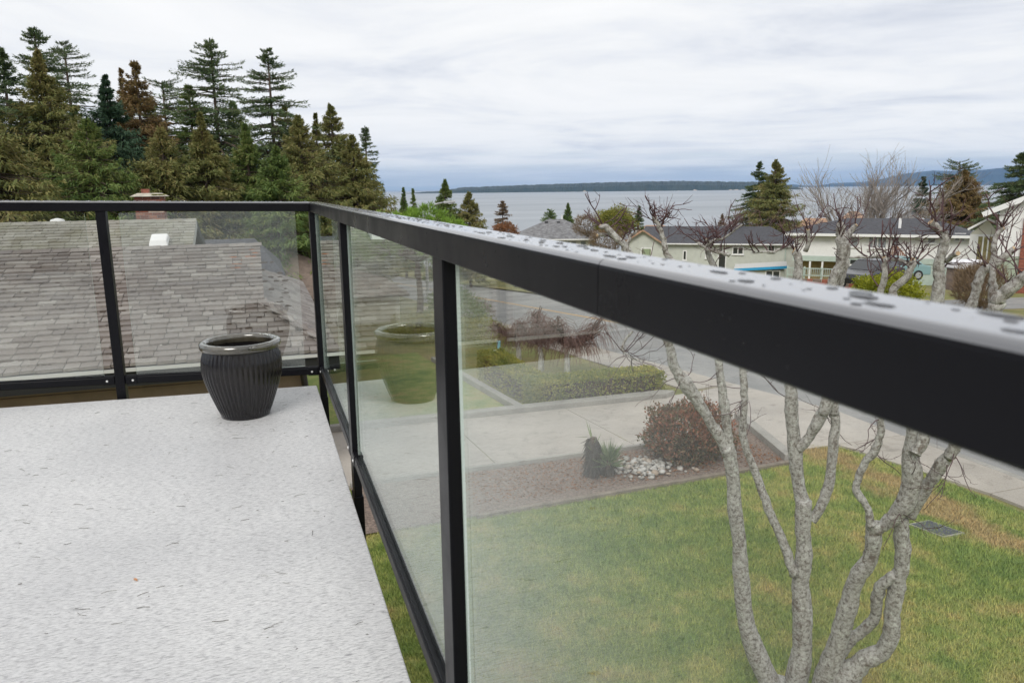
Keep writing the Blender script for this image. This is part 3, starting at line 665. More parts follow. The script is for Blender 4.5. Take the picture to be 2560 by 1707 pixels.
tag(mb.obj('water_drops', M['water_drop'], rail, smooth=True), 'rain beads standing on the black top rail', kind='stuff')

# ------------------------------------------------------------------ glazed pot
PC = (-0.128, 3.985, 0.0)
pot = empty('plant_pot', PC, 'large black glazed ribbed plant pot standing on the pale deck', 'plant pot')
def lathe(prof, k, rib=0.0, nr=0, r0=0, r1=0):
    mb = MB(); V = []; F = []
    for i, (r, z) in enumerate(prof):
        for j in range(k):
            a = j*2*math.pi/k; rr = r
            if nr and r0 < i < r1: rr = r + rib*(abs(math.cos(a*nr/2))**0.55-0.6)*min(1, (i-r0)/2, (r1-i)/2)
            V.append((PC[0]+rr*math.cos(a), PC[1]+rr*math.sin(a), z))
    for i in range(len(prof)-1):
        for j in range(k): F.append((i*k+j, i*k+(j+1) % k, (i+1)*k+(j+1) % k, (i+1)*k+j))
    mb.add(V, F); return mb, k, len(prof)
zz = np.linspace(0.0, 0.352, 26); rr = np.interp(zz, [0, 0.02, 0.06, 0.12, 0.18, 0.235, 0.28, 0.32, 0.352], [0.118, 0.123, 0.138, 0.160, 0.180, 0.1925, 0.1945, 0.187, 0.176])
rr = np.convolve(np.pad(rr, 2, 'edge'), np.ones(5)/5, 'valid')
prof = [(0.001, 0.0)] + list(zip(rr, zz))
b_, k_, _ = lathe(prof, 336, 0.0085, 48, 2, len(prof)-1); b_.obj('body', M['glaze'], pot, smooth=True)
rp = [(0.172, 0.345), (0.188, 0.352), (0.1965, 0.362), (0.1985, 0.374), (0.196, 0.386), (0.188, 0.392), (0.176, 0.393), (0.166, 0.391), (0.160, 0.383), (0.1585, 0.37), (0.160, 0.355), (0.164, 0.345), (0.172, 0.345)]
b_, _, _ = lathe(rp, 96); b_.obj('rim', M['rim'], pot, smooth=True)
b_, _, _ = lathe([(0.163, 0.352), (0.172, 0.30), (0.176, 0.26), (0.165, 0.21)], 96); b_.obj('inside_wall', M['glaze'], pot, smooth=True)
b_, _, _ = lathe([(0.17, 0.235), (0.12, 0.242), (0.06, 0.238), (0.001, 0.245)], 48); b_.obj('soil', M['soil'], pot, smooth=True)

# needles and leaf bits on the deck
mb = MB(); n = 280
for i in range(n):
    x = random.uniform(-2.2, 0.24); y = random.uniform(0.9, 4.3); L_ = 0.007+0.04*random.random()**1.3; a = random.gauss(0.1, 0.75); bend = random.uniform(-0.25, 0.25)
    P = [(x, y, 0.0016), (x+L_*0.5*math.cos(a), y+L_*0.5*math.sin(a), 0.002), (x+L_*math.cos(a+bend), y+L_*math.sin(a+bend), 0.0016)]
    mb.tube(P, random.uniform(0.0004, 0.0008), 4)
tag(mb.obj('fallen_needles', M['needle']), 'dark conifer needles scattered over the wet deck', 'needles', kind='stuff')
q = [(-0.62, 1.72), (-0.42, 2.3), (-0.05, 1.45)]
lbl = ['tan leaf scrap on the deck near the lower left', 'tan leaf scrap on the deck below the pot', 'tan leaf scrap on the deck near the lower post']
for (x, y), l_ in zip(q, lbl):
    mb = MB(); a = random.uniform(0, 6); c_, s_ = math.cos(a), math.sin(a)
    P = [(-0.011, 0, 0.002), (-0.004, 0.0035, 0.004), (0.006, 0.004, 0.003), (0.013, 0, 0.002), (0.005, -0.0035, 0.004), (-0.005, -0.003, 0.003)]
    V = [(x+c_*p[0]-s_*p[1], y+s_*p[0]+c_*p[1], p[2]) for p in P]+[(x+c_*p[0]-s_*p[1], y+s_*p[0]+c_*p[1], p[2]-0.0012) for p in P]
    mb.add(V, [(0,1,2,3,4,5), (11,10,9,8,7,6)]+[(i, 6+i, 6+(i+1) % 6, (i+1) % 6) for i in range(6)])
    tag(mb.obj('fallen_leaf', M['leaf_tan'], origin=(x, y, 0)), l_, 'leaf', 'leaf scraps on the deck')

# ------------------------------------------------------------------ neighbour's house: shingled garage roof, main roof, chimney
def lerp(a, b, t): return np.array(a)*(1-t)+np.array(b)*t
nb_house = empty('neighbour_house', (-4, 12, -3.5), 'brown house with weathered shingle roof just beyond the deck', 'house')
EY, EZ, RY, RZ = 10.0, -0.93, 14.0, 0.22
SL = (RZ-EZ)/(RY-EY)
def rp_(x, y): return np.array([x, y, EZ + SL*(y-EY)])
# roof decking bodies under the shingles
mb = MB()
mb.plate([rp_(-13, 10.02)-[0,0,.03], rp_(0.86, 10.02)-[0,0,.03], rp_(-0.02, 11.6)-[0,0,.03], rp_(-0.02, 14)-[0,0,.03], rp_(-13, 14)-[0,0,.03]], 0.1)
mb.plate([(-13, 14.0, RZ-.03), (-0.02, 14.0, RZ-.03), (-0.02, 16.4, RZ-.03-SL*2.4), (0.86, 18, RZ-.03-SL*4), (-13, 18, RZ-.03-SL*4)], 0.1)
deckroof = mb.obj('roof', M['underlay'], nb_house)
hipD = rp_(0.0, 11.6)
mb = MB(); mb.plate([(0.0, 11.6, hipD[2]-.02), (0.88, 10.0, EZ-.02), (0.88, 18.0, EZ-.02), (0.0, 16.4, hipD[2]-.02)], 0.08); mb.obj('hip_roof', M['underlay'], nb_house)
mb = MB(); mb.add([(-0.04, 11.6, hipD[2]), (-0.04, 16.4, hipD[2]), (-0.04, 14, RZ-.05)], [(0, 1, 2)]); mb.obj('gable_wall', M['cream'], nb_house)
for a, b_ in (((0.015, 14.0, RZ-0.035), (0.015, 11.55, hipD[2]-0.05)), ((0.015, 14.0, RZ-0.035), (0.015, 16.4, hipD[2]-0.05))):
    mb = MB(); mb.beam(a-np.array([0.02, 0, 0.03]), b_-np.array([0.02, 0, 0.03]), 0.03, 0.09); mb.obj('rake_board', M['gutter'], nb_house)
# walls, fascia, gutter, downspout
mb = MB(); mb.box((-13, 10.45, -3.6), (0.42, 17.6, -0.95)); mb.obj('wall', M['brown_wall'], nb_house)
for z in np.arange(-3.3, -1.2, 0.22):
    mb = MB(); mb.box((-13, 10.428, z), (0.43, 10.452, z+0.205)); mb.obj('siding_board', M['brown_wall'], nb_house)
mb = MB(); mb.box((-13, 9.985, EZ-0.27), (0.9, 10.02, EZ-0.045)); mb.obj('fascia', M['fascia_dark'], nb_house)
mb = MB(); mb.box((-13, 10.02, EZ-0.26), (0.86, 10.44, EZ-0.23)); mb.obj('soffit', M['brown_wall'], nb_house)
mb = MB(); mb.box((-13, 9.93, EZ-0.075), (0.92, 9.983, EZ-0.035)); mb.obj('gutter', M['gutter'], nb_house)
mb = MB(); mb.tube([(0.43, 10.2, EZ-0.3), (0.46, 10.38, EZ-0.6), (0.46, 10.4, -3.4)], 0.045, 8); mb.obj('downspout', M['fascia_dark'], nb_house)
# shingles: each a thin tapered slab; the ones that show largest are parts of the roof, the rest one mass
def shingle(mb, x0, x1, y0, ya, zf, r=None):
    """slab lying on slope zf(y) between y0 (butt) and ya (head)"""
    j = random.uniform(-0.012, 0.012); k = random.uniform(0, 0.006); t = random.uniform(-0.012, 0.012)
    xa, xb = x0+0.004, x1-0.004; yb0, yb1 = y0+j+t, y0+j-t
    up = 0.030+k*1.6
    V = [(xa, yb0, zf(yb0)-0.004), (xb, yb1, zf(yb1)-0.004), (xb, ya, zf(ya)-0.012), (xa, ya, zf(ya)-0.012), (xa, yb0, zf(yb0)+up), (xb, yb1, zf(yb1)+up), (xb, ya, zf(ya)+0.001), (xa, ya, zf(ya)+0.001)]
    mb.add(V, [(3,2,1,0),(4,5,6,7),(0,1,5,4),(1,2,6,5),(2,3,7,6),(3,0,4,7)])
zf = lambda y: EZ + SL*(y-EY)
rest = MB(); cand = []
nrow = 25; exp_ = (RY-EY-0.08)/nrow
for i in range(nrow):
    y0 = EY-0.045 + i*exp_; ya = min(y0+exp_*1.45, RY-0.005)
    xmax = 0.015 if y0 > 11.6 else 0.015 + (11.6-y0)/1.6*0.86
    x = xmax
    while x > -10.5:
        w_ = random.choice([0.14, 0.17, 0.2, 0.23, 0.27, 0.31]); x1 = x; x0 = max(x-w_, -10.5)
        cand.append((i, x0, x1, y0, ya)); x = x0
inview = [c for c in cand if c[1] > -0.40*c[3] + 0.9 and c[2] < 0.9]
inview.sort(key=lambda c: c[3])
parts = set(inview[:290])
for c in cand:
    if c in parts:
        mb = MB(); shingle(mb, c[1], c[2], c[3], c[4], zf); mb.obj('shingle', M['shingle'], deckroof)
    else: shingle(rest, c[1], c[2], c[3], c[4], zf)
tag(rest.obj('upper_shingles', M['shingle'], deckroof), kind='stuff')
# hip side shingles (courses run along Y)
hip = MB(); zh = lambda x: hipD[2] - (hipD[2]-EZ)*x/0.88
for i in range(6):
    x0 = 0.9 - i*0.15; xa = max(x0-0.22, 0.0); y = 10.0 + 1.6*(1-min(1, x0/0.88)); ye = 18 - 1.6*(1-min(1, x0/0.88))
    while y < ye:
        w_ = random.uniform(0.15, 0.3); y1 = min(y+w_, ye); up = 0.016+random.uniform(0, .006)
        V = [(x0, y+.004, zh(x0)-.004), (x0, y1-.004, zh(x0)-.004), (xa, y1-.004, zh(xa)-.012), (xa, y+.004, zh(xa)-.012), (x0, y+.004, zh(x0)+up), (x0, y1-.004, zh(x0)+up), (xa, y1-.004, zh(xa)+.002), (xa, y+.004, zh(xa)+.002)]
        hip.add(V, [(3,2,1,0),(4,5,6,7),(0,1,5,4),(1,2,6,5),(2,3,7,6),(3,0,4,7)]); y = y1
tag(hip.obj('hip_shingles', M['shingle'], nb_house), kind='stuff')
# ridge and hip caps
x = 0.02; i = 0
while x > -10.5:
    for sgn in (-1, 1):
        mb = MB() if x > -4.4 else None
        tgt = mb if mb is not None else rest
        a = np.array([x+0.02, 14, RZ+0.024+0.012]); b_ = np.array([x-0.27, 14, RZ+0.026]); dv = np.array([0, sgn*0.15, -0.15*SL])
        P = [a, b_, b_+dv, a+dv] if sgn < 0 else [a, a+dv, b_+dv, b_]
        if mb is not None: mb.plate(P, 0.012); mb.obj('ridge_cap', M['shingle'], deckroof)
    x -= 0.27
n_hip = 9
for i in range(n_hip):
    a = lerp((0.02, 11.56, hipD[2]+0.03), (0.89, 9.96, EZ+0.03), (i)/n_hip); b_ = lerp((0.02, 11.56, hipD[2]+0.02), (0.89, 9.96, EZ+0.02), (i+1.1)/n_hip)
    for dv in (np.array([-0.12, -0.02, -0.006]), np.array([0.06, 0.08, -0.035])):
        mb = MB(); P = [a, a+dv, b_+dv, b_] if dv[0] < 0 else [a, b_, b_+dv, a+dv]
        mb.plate(P, 0.01); mb.obj('hip_cap', M['shingle'], nb_house)
# moss clumps, litter, orange lichen on the roof
def lumps(mb, n, xr, yr, sr, zfun, flat=0.5, dens=None):
    for i in range(n):
        x = random.uniform(*xr); y = random.uniform(*yr) if dens is None else yr[0]+(yr[1]-yr[0])*random.random()**dens
        s_ = random.uniform(*sr); k = 6; V = []; F = []
        if zfun is zf: y = EY-0.03 + round((y-EY)/exp_)*exp_
        for a, hh in ((1, 0.0), (0.7, 0.7)):
            for j in range(k): th = j*6.283/k; q_ = a*s_*random.uniform(0.7, 1.3); V.append((x+q_*1.5*math.cos(th), y+q_*math.sin(th), zfun(y+q_*math.sin(th))+0.012+hh*s_*flat))
        F = [(j, (j+1) % k, k+(j+1) % k, k+j) for j in range(k)]+[tuple(range(k, 2*k))]; mb.add(V, F)
    return mb
tag(lumps(MB(), 520, (-5.0, 0.4), (10.05, 13.2), (0.008, 0.035), zf, 0.6, 1.3).obj('moss_clumps', M['moss'], nb_house), kind='stuff')
tag(lumps(MB(), 130, (-5.0, -1.2), (10.2, 13.0), (0.006, 0.016), zf, 0.6).obj('pale_litter', M['litter'], nb_house), kind='stuff')
tag(lumps(MB(), 60, (-0.5, -0.05), (12.9, 13.95), (0.012, 0.035), zf, 0.25).obj('orange_lichen', M['shingle_rust'], nb_house), kind='stuff')
# main roof behind
MY, MZ, MS = 20.0, 0.47, 0.30
zm = lambda y: MZ - MS*abs(y-MY)
mb = MB(); mb.plate([(-14, 16.0, zm(16)-.03), (-1.42, 16.0, zm(16)-.03), (-1.42, MY, MZ-.03), (-14, MY, MZ-.03)], 0.12); mb.plate([(-14, MY, MZ-.03), (-1.42, MY, MZ-.03), (-1.42, 24, zm(24)-.03), (-14, 24, zm(24)-.03)], 0.12)
mainroof = mb.obj('roof', M['underlay'], nb_house)
mb = MB(); mb.add([(-1.75, 16.4, -0.9), (-1.75, 23.6, -0.9), (-1.75, 20, MZ-0.12), (-1.75, 16.4, -3.9), (-1.75, 23.6, -3.9)], [(0, 1, 2), (3, 4, 1, 0)]); mb.obj('gable_wall', M['cream'], nb_house)
for yy in (16.0, 24.0):
    mb = MB(); mb.beam((-1.41, 20, MZ-0.09), (-1.41, yy, zm(yy)-0.09), 0.03, 0.16); mb.obj('rake_board', M['fascia_dark'] if yy > 20 else M['gutter'], nb_house)
up_ = MB(); nr2 = 22; e2 = 4.0/nr2
for i in range(nr2):
    y0 = 16.0+i*e2-0.03; ya = min(y0+e2*1.4, MY-0.004); x = -1.40
    while x > -12:
        w_ = random.choice([0.16, 0.2, 0.24, 0.3]); shingle(up_, x-w_, x, y0, ya, zm); x -= w_
tag(up_.obj('main_roof_shingles', M['shingle_mossy'], mainroof), kind='stuff')
x = -1.40
while x > -8.5:
    mb = MB(); mb.plate([(x, MY-0.14, MZ-0.03), (x, MY, MZ+0.03), (x-0.3, MY, MZ+0.02), (x-0.3, MY-0.14, MZ-0.04)][::-1], 0.012); mb.obj('ridge_cap', M['shingle_mossy'], mainroof); x -= 0.3
# white box vent on the main roof, small white dome vent on the ridge
v0 = ony(398, 580, 18.6)
mb = MB(); zb = zm(18.4)
mb.add([(v0[0]-.2, 18.2, zm(18.2)+.02), (v0[0]+.2, 18.2, zm(18.2)+.02), (v0[0]+.2, 18.75, zm(18.75)+.02), (v0[0]-.2, 18.75, zm(18.75)+.02), (v0[0]-.17, 18.25, zm(18.25)+.17), (v0[0]+.17, 18.25, zm(18.25)+.17), (v0[0]+.17, 18.7, zm(18.7)+.15), (v0[0]-.17, 18.7, zm(18.7)+.15)], [(3,2,1,0),(4,5,6,7),(0,1,5,4),(1,2,6,5),(2,3,7,6),(3,0,4,7)])
vent = mb.obj('roof_vent', M['white'], nb_house, bevel=0.03)
mb = MB(); mb.box((v0[0]-.27, 18.1, zm(18.1)+.018), (v0[0]+.27, 18.16, zm(18.1)+.05)); mb.obj('flashing', M['white'], vent)
v1 = ony(143, 557, 20.3); mb = MB(); mb.tube([(v1[0], 20.35, zm(20.35)-0.05), (v1[0], 20.35, zm(20.35)+0.13)], [0.09, 0.09], 12); mb.tube([(v1[0], 20.35, zm(20.35)+0.12), (v1[0], 20.35, zm(20.35)+0.17), (v1[0], 20.35, zm(20.35)+0.2)], [0.17, 0.14, 0.03], 12); mb.obj('roof_vent', M['white'], nb_house)
# brick chimney
ch = empty('chimney', (-2.78, 23.2, -1.5), 'red brick chimney with a mossy cap behind the shingle roof', 'chimney')
cx0, cx1, cy0, cy1, ct = -3.12, -2.40, 22.9, 23.5, 1.03
mb = MB(); mb.box((cx0+.012, cy0+.012, -1.6), (cx1-.012, cy1-.012, ct)); core = mb.obj('core', M['mortar'], ch)
bricks = {}
def brick_mesh(l):
    if l not in bricks:
        mb = MB(); mb.box((0, 0, 0), (l, 0.1, 0.062)); bricks[l] = mb.mesh('brick'); bricks[l].materials.append(M['brick'])
    return bricks[l]
z = ct-0.072; row = 0
while z > 0.1:
    x = cx0 - (0.1 if row % 2 else 0)
    while x < cx1-0.02:
        a = max(x, cx0); b2 = min(x+0.205, cx1); l = round(b2-a-0.008, 3)
        if l > 0.03:
            o = bpy.data.objects.new('brick', brick_mesh(l)); COL.objects.link(o); o.parent = core; o.location = Vector((a, cy0-random.uniform(0, .006), z)) - parent_world(core)
        x += 0.213
    y = cy0+0.1
    while y < cy1-0.02:
        l = round(min(0.2, cy1-y-0.005), 3); o = bpy.data.objects.new('brick', brick_mesh(l)); COL.objects.link(o); o.parent = core; o.rotation_euler = (0, 0, math.pi/2); o.location = Vector((cx1+random.uniform(0, .004), y, z)) - parent_world(core); y += 0.208
    z -= 0.072; row += 1
mb = MB(); mb.add([(cx0-.1, cy0-.1, ct), (cx1+.1, cy0-.1, ct), (cx1+.1, cy1+.1, ct), (cx0-.1, cy1+.1, ct), (cx0+.08, cy0+.08, ct+.09), (cx1-.08, cy0+.08, ct+.09), (cx1-.08, cy1-.08, ct+.09), (cx0+.08, cy1-.08, ct+.09)], [(3,2,1,0),(4,5,6,7),(0,1,5,4),(1,2,6,5),(2,3,7,6),(3,0,4,7)]); mb.obj('cap', M['concrete_cap'], ch)
mb = MB(); mb.box((-2.95, 23.05, ct+.085), (-2.76, 23.3, ct+.2)); mb.obj('flue', M['brick_wall'], ch)
mb = MB(); lumps(mb, 26, (-2.62, -2.32), (22.85, 23.0), (0.02, 0.05), lambda y: ct+0.03, 0.6); tag(mb.obj('cap_moss', M['juniper'], ch), kind='stuff')

# houses farther down the left side: dark roof and brown hip roof
def hip_roof(mb, x0, x1, y0, y1, ze, zr, rx0, rx1, th=0.12):
    ym = (y0+y1)/2; A, B, C, D = (x0, y0, ze), (x1, y0, ze), (x1, y1, ze), (x0, y1, ze); P, Q = (rx0, ym, zr), (rx1, ym, zr)
    for pts in ((A, B, Q, P), (B, C, Q), (C, D, P, Q), (D, A, P)): mb.plate(list(pts), th)
    return mb
h2 = empty('neighbour_house', (-3, 28, -4.4), 'low house with dark grey roof beyond the shingled roof', 'house')
mb = MB(); hip_roof(mb, -8, 0.75, 25.5, 31.5, -1.55, -0.5, -5, -0.15); mb.obj('roof', M['roof_dark'], h2)
mb = MB(); mb.box((-7.6, 25.9, -4.4), (0.35, 31.1, -1.66)); mb.obj('wall', M['cream'], h2)
mb = MB(); mb.box((0.0, 25.44, -1.62), (0.4, 25.5, -1.50)); mb.obj('gutter_end', M['white'], h2)
h3 = empty('neighbour_house', (3, 37, -5.2), 'low house with brown hip roof and antenna beside the conifers', 'house')
mb = MB(); hip_roof(mb, -3.4, 6.2, 33, 40, -3.4, -1.55, -0.2, 1.2); mb.obj('roof', M['roof_brown'], h3)
mb = MB(); mb.box((-3, 33.4, -5.6), (5.8, 39.6, -3.5)); mb.obj('wall', M['cream'], h3)
mb = MB(); a0 = ony(700, 692, 30); mb.tube([(a0[0], 30, -4.5), (a0[0], 30, a0[2])], 0.025, 6); mb.tube([(a0[0]-.05, 30, a0[2]-.05), (a0[0]+.5, 30, a0[2]-.12)], 0.025, 5); mb.tube([(a0[0]-.25, 30, a0[2]+.1), (a0[0]+.12, 30, a0[2]-.1)], 0.025, 5)
tag(mb.obj('antenna', M['white'], origin=(a0[0], 30, g(a0[0], 30))), 'white aerial pole standing before the brown hip roof', 'antenna')

# ------------------------------------------------------------------ trees
def conifer_crown(r, H, R, nb, ns, t0=0.12, style='fir', lean=(0, 0), prof=None, size=1.0):
    """needle sprays (small triangles) carried on boughs; returns triangles and bough sticks around origin"""
    t = t0 + (1-t0)*r.random(nb)**0.9
    if prof is None: prof = ((0, 0.75), (0.15, 1.0), (0.4, 0.82), (0.7, 0.45), (0.9, 0.17), (1, 0.02))
    pr = np.interp((t-t0)/(1-t0), [p[0] for p in prof], [p[1] for p in prof])
    Lb = R*pr*r.choice([0.62, 0.8, 0.95, 1.05, 1.2], nb)*r.uniform(0.9, 1.1, nb)+0.04; az = r.uniform(0, 2*math.pi, nb)
    if style == 'fir':
        tiers = max(10, int(H*0.9)); t = t*0.85 + 0.15*(np.floor(t*tiers)+0.5+r.normal(0, 0.2, nb))/tiers; Lb = R*np.interp((t-t0)/(1-t0), [p[0] for p in prof], [p[1] for p in prof])*r.choice([0.55, 0.8, 1.0, 1.25], nb)+0.03
    d0 = np.stack([np.cos(az), np.sin(az), np.zeros(nb)], 1); lat = np.stack([-np.sin(az), np.cos(az), np.zeros(nb)], 1)
    young = np.clip((t-0.7)/0.3, 0, 1)         # young boughs near the top point upwards
    if style == 'fir': rise, droop, tipup = 0.10+0.25*young, 0.48*(1-0.6*young), 0.22
    else: rise, droop, tipup = 0.2+0.2*young, 0.62*(1-young*0.5), 0.40; Lb = Lb*(1-0.45*young)
    s_ = 0.08+0.92*r.random((nb, ns))**0.75
    base = np.stack([lean[0]*t*H, lean[1]*t*H, t*H], 1); up = np.array([0, 0, 1.0])
    arch = lambda s: (np.atleast_1d(rise)[:, None]*s-np.atleast_1d(droop)[:, None]*s**2+tipup*s**4)
    P = base[:, None, :] + d0[:, None, :]*(Lb[:, None]*s_)[..., None] + up*(Lb[:, None]*arch(s_))[..., None]
    side = r.choice([-1.0, 1.0], (nb, ns)); wid = (0.34 if style == 'fir' else 0.42)*Lb[:, None]*(s_**0.35)*(1-0.8*s_)*r.random((nb, ns))**0.7 *(1-0.5*young[:, None]) + 0.02
    P = P + lat[:, None, :]*(side*wid)[..., None] + d0[:, None, :]*(wid*0.5)[..., None]
    P[..., 2] += -(0.12 if style == 'fir' else 0.40)*wid + r.normal(0, 0.035, (nb, ns)) - (0.0 if style == 'fir' else 0.16)*r.random((nb, ns))*np.minimum(1, Lb[:, None])
    dr = d0[:, None, :]*r.uniform(0.2, 1.0, (nb, ns, 1)) + lat[:, None, :]*(side*r.uniform(0.1, 1.1, (nb, ns)))[..., None]
    dr[..., 2] += {'fir': -0.25, 'cedar': -0.55}.get(style, -0.4) + r.normal(0, 0.4, (nb, ns)) + 0.7*young[:, None]; dr = unit(dr)
    L2 = size*{'fir': 0.24, 'cedar': 0.25}.get(style, 0.24)*r.uniform(0.45, 1.35, (nb, ns, 1))*(1-0.6*young[:, None, None]); W2 = size*{'fir': 0.028, 'cedar': 0.034}.get(style, 0.03)*r.uniform(0.6, 1.4, (nb, ns, 1))*(1-0.4*young[:, None, None])
    nv = unit(np.cross(dr, unit(r.normal(size=(nb, ns, 3)))))
    C = P.reshape(-1, 3); A = (dr*L2).reshape(-1, 3); B = (nv*W2).reshape(-1, 3)
    m = 220; k = 1-0.13*r.random(m)**1.2; a2 = r.uniform(0, 6.283, m); rad = (1-k)*R*0.7*r.random(m)   # leader
    C2 = np.stack([lean[0]*k*H+np.cos(a2)*rad, lean[1]*k*H+np.sin(a2)*rad, k*H], 1); A2 = unit(np.stack([np.cos(a2)*.6, np.sin(a2)*.6, r.uniform(.1, 1.2, m)], 1))*(0.07+1.1*(1-k[:, None]))*size
    C = np.vstack([C, C2]); A = np.vstack([A, A2]); B = np.vstack([B, unit(np.cross(A2, r.normal(size=(m, 3))))*0.018*size])
    n = len(C); V = np.empty((n, 3, 3)); V[:, 0] = C-B; V[:, 1] = C+B; V[:, 2] = C+A
    sticks = MB(); ss = np.linspace(0.02, 0.9, 5); Q = base[:, None, :] + d0[:, None, :]*(Lb[:, None]*ss)[..., None] + up*(Lb[:, None]*arch(ss[None, :]*np.ones((nb, 1))))[..., None]
    for i in range(nb): sticks.tube(Q[i], np.linspace(0.014+0.012*Lb[i], 0.005, 5), 3, False)
    return V.reshape(-1, 3), np.arange(3*n).reshape(n, 3), sticks
def conifer(name, label, cat, loc, H, R, mat, style='fir', nb=420, ns=34, seed=0, t0=0.12, lean=(0, 0), prof=None, size=1.0, trunk=0.016, group=None, bark='bark_conifer'):
    r = np.random.default_rng(1000+seed); loc = np.array(loc, float)
    t = empty(name, tuple(loc), label, cat, group)
    tot = nb*ns*(2.6 if style == 'fir' else 1.9); nb = int(np.clip(nb*(0.85 if style == 'fir' else 0.8), 90, 420)); ns = int(tot/nb)
    V, F, st = conifer_crown(r, H, R, nb, ns, t0, style, lean, prof, size)
    mb = MB(); mb.add(V+loc, F); mb.obj('crown', M[mat], t)
    mb = MB(); k = np.linspace(0, 0.97, 9); mb.tube(np.stack([loc[0]+lean[0]*k*H, loc[1]+lean[1]*k*H, loc[2]+k*H], 1), H*trunk*(1-0.93*k)+0.015, 7); tr = mb.obj('trunk', M[bark], t, smooth=True)
    if st.v:
        st.v = [v+loc for v in st.v]; tag(st.obj('boughs', M[bark], tr), kind='stuff')
    return t
def ctree(x, ytop, d, halfw_px, label, mat, style='fir', base=None, **kw):
    """conifer whose top shows at photo (x, ytop), at distance d; half width in photo px"""
    p = atd(x, ytop, d); zb = float(g(p[0], p[1])) - 0.1 if base is None else base
    return conifer(kw.pop('name', 'conifer_tree'), label, 'tree', (p[0], p[1], zb), p[2]-zb, 1.12*halfw_px*d/1900.0, mat, style, **kw)
LG = 'conifers behind the neighbouring roofs'
FIRP = ((0, 0.9), (0.2, 1.0), (0.5, 0.74), (0.8, 0.34), (0.95, 0.09), (1, 0.01))
CEDP = ((0, 0.9), (0.12, 1.0), (0.35, 0.84), (0.65, 0.46), (0.86, 0.17), (0.95, 0.06), (1, 0.01))
BUSHP = ((0, 0.95), (0.3, 1.0), (0.55, 0.82), (0.8, 0.46), (0.93, 0.2), (1, 0.02))
ctree(-130, 20, 40, 190, 'tall dark fir cut off by the left edge of the picture', 'fir', 'fir', seed=1, nb=460, prof=FIRP, group=LG)
ctree(0, 118, 44, 95, 'dark fir at the left edge with its top above the cedars', 'fir', 'fir', seed=2, nb=360, prof=FIRP, group=LG)
ctree(-60, 215, 33, 190, 'olive cedar at the left edge drooping over the shingle roof', 'cedar', 'cedar', seed=3, nb=520, ns=40, prof=CEDP, group=LG)
ctree(84, 70, 47, 78, 'tallest fir on the left rising behind the bronze-green cedar', 'fir', 'fir', seed=4, nb=300, prof=((0, .9), (.6, 1), (.8, .8), (.92, .5), (1, .04)), group=LG)
ctree(92, 128, 40, 175, 'tall bronze-green cedar second from the left with bare lower trunk', 'cedar', 'cedar', seed=5, nb=560, ns=44, prof=CEDP, t0=0.2, group=LG)
ctree(158, 104, 52, 92, 'loose dark fir with rounded top right of the tallest one', 'fir', 'fir', seed=6, nb=330, ns=28, prof=((0, .9), (.5, 1), (.8, .7), (.93, .35), (1, .03)), group=LG)
ctree(262, 190, 42, 165, 'dense blue-green conifer in the middle of the left group', 'fir_blue', 'cedar', seed=7, nb=560, ns=44, prof=CEDP, group=LG)
ctree(335, 152, 44, 125, 'rusty brown cedar right of the blue-green conifer', 'cedar_brown', 'cedar', seed=8, nb=480, ns=40, prof=((0, 1.1), (.2, 1), (.45, .7), (.75, .42), (.95, .16), (1, .04)), group=LG)
ctree(302, 172, 46, 70, 'narrow rusty brown cedar top crowding the larger brown one', 'cedar_brown', 'cedar', seed=9, nb=260, ns=30, prof=CEDP, group=LG)
ctree(405, 205, 52, 110, 'dark fir with thin crown between brown cedar and tall pine-like fir', 'fir', 'fir', seed=10, nb=300, ns=28, prof=((0, 1), (.5, .9), (.85, .7), (1, .2)), group=LG)
ctree(470, 212, 46, 140, 'grey-green fir below the tall open-crowned fir', 'cedar_green', 'fir', seed=11, nb=420, ns=36, prof=FIRP, group=LG)
ctree(524, 96, 46, 125, 'tall open-crowned fir with visible trunk near the middle of the group', 'fir', 'fir', seed=12, nb=300, ns=34, prof=((0, .55), (.2, .75), (.45, 1.0), (.6, .95), (.75, .7), (.88, .36), (.96, .14), (1, .02)), t0=0.25, trunk=0.014, group=LG)
ctree(500, 285, 38, 135, 'low bronze cedar in front of the open-crowned fir', 'cedar', 'cedar', seed=13, nb=460, ns=40, prof=CEDP, group=LG)
ctree(668, 122, 45, 130, 'tall dark fir with long stepped branches right of centre', 'fir', 'fir', seed=14, nb=330, ns=36, prof=((0, .9), (.3, 1.0), (.55, .95), (.75, .6), (.9, .28), (1, .03)), trunk=0.014, group=LG)
ctree(612, 310, 40, 130, 'dense dark green cedar between the two tall firs', 'cedar_green', 'cedar', seed=15, nb=420, ns=40, prof=CEDP, group=LG)
ctree(745, 290, 41, 120, 'rounded bronze cedar right of the stepped fir', 'cedar', 'cedar', seed=16, nb=520, ns=42, prof=BUSHP, group=LG)
ctree(826, 262, 46, 105, 'bronze cedar with pointed top near the right end of the group', 'cedar', 'cedar', seed=17, nb=460, ns=40, prof=BUSHP, group=LG)
ctree(788, 285, 47, 60, 'slim bronze cedar spire beside the pointed one', 'cedar', 'cedar', seed=18, nb=280, ns=34, prof=CEDP, group=LG)
ctree(880, 340, 43, 95, 'lower bronze cedar at the right foot of the group', 'cedar', 'cedar', seed=19, nb=460, ns=42, prof=BUSHP, group=LG)
ctree(912, 316, 60, 62, 'slender sparse fir ending the left group on its right', 'fir', 'fir', seed=20, nb=250, ns=26, prof=((0, 1), (.3, .85), (.6, .55), (.85, .28), (1, .05)), group=LG)
ctree(215, 300, 36, 140, 'low olive cedar behind the brick chimney', 'cedar_green', 'cedar', seed=21, nb=420, ns=40, prof=BUSHP, group=LG)
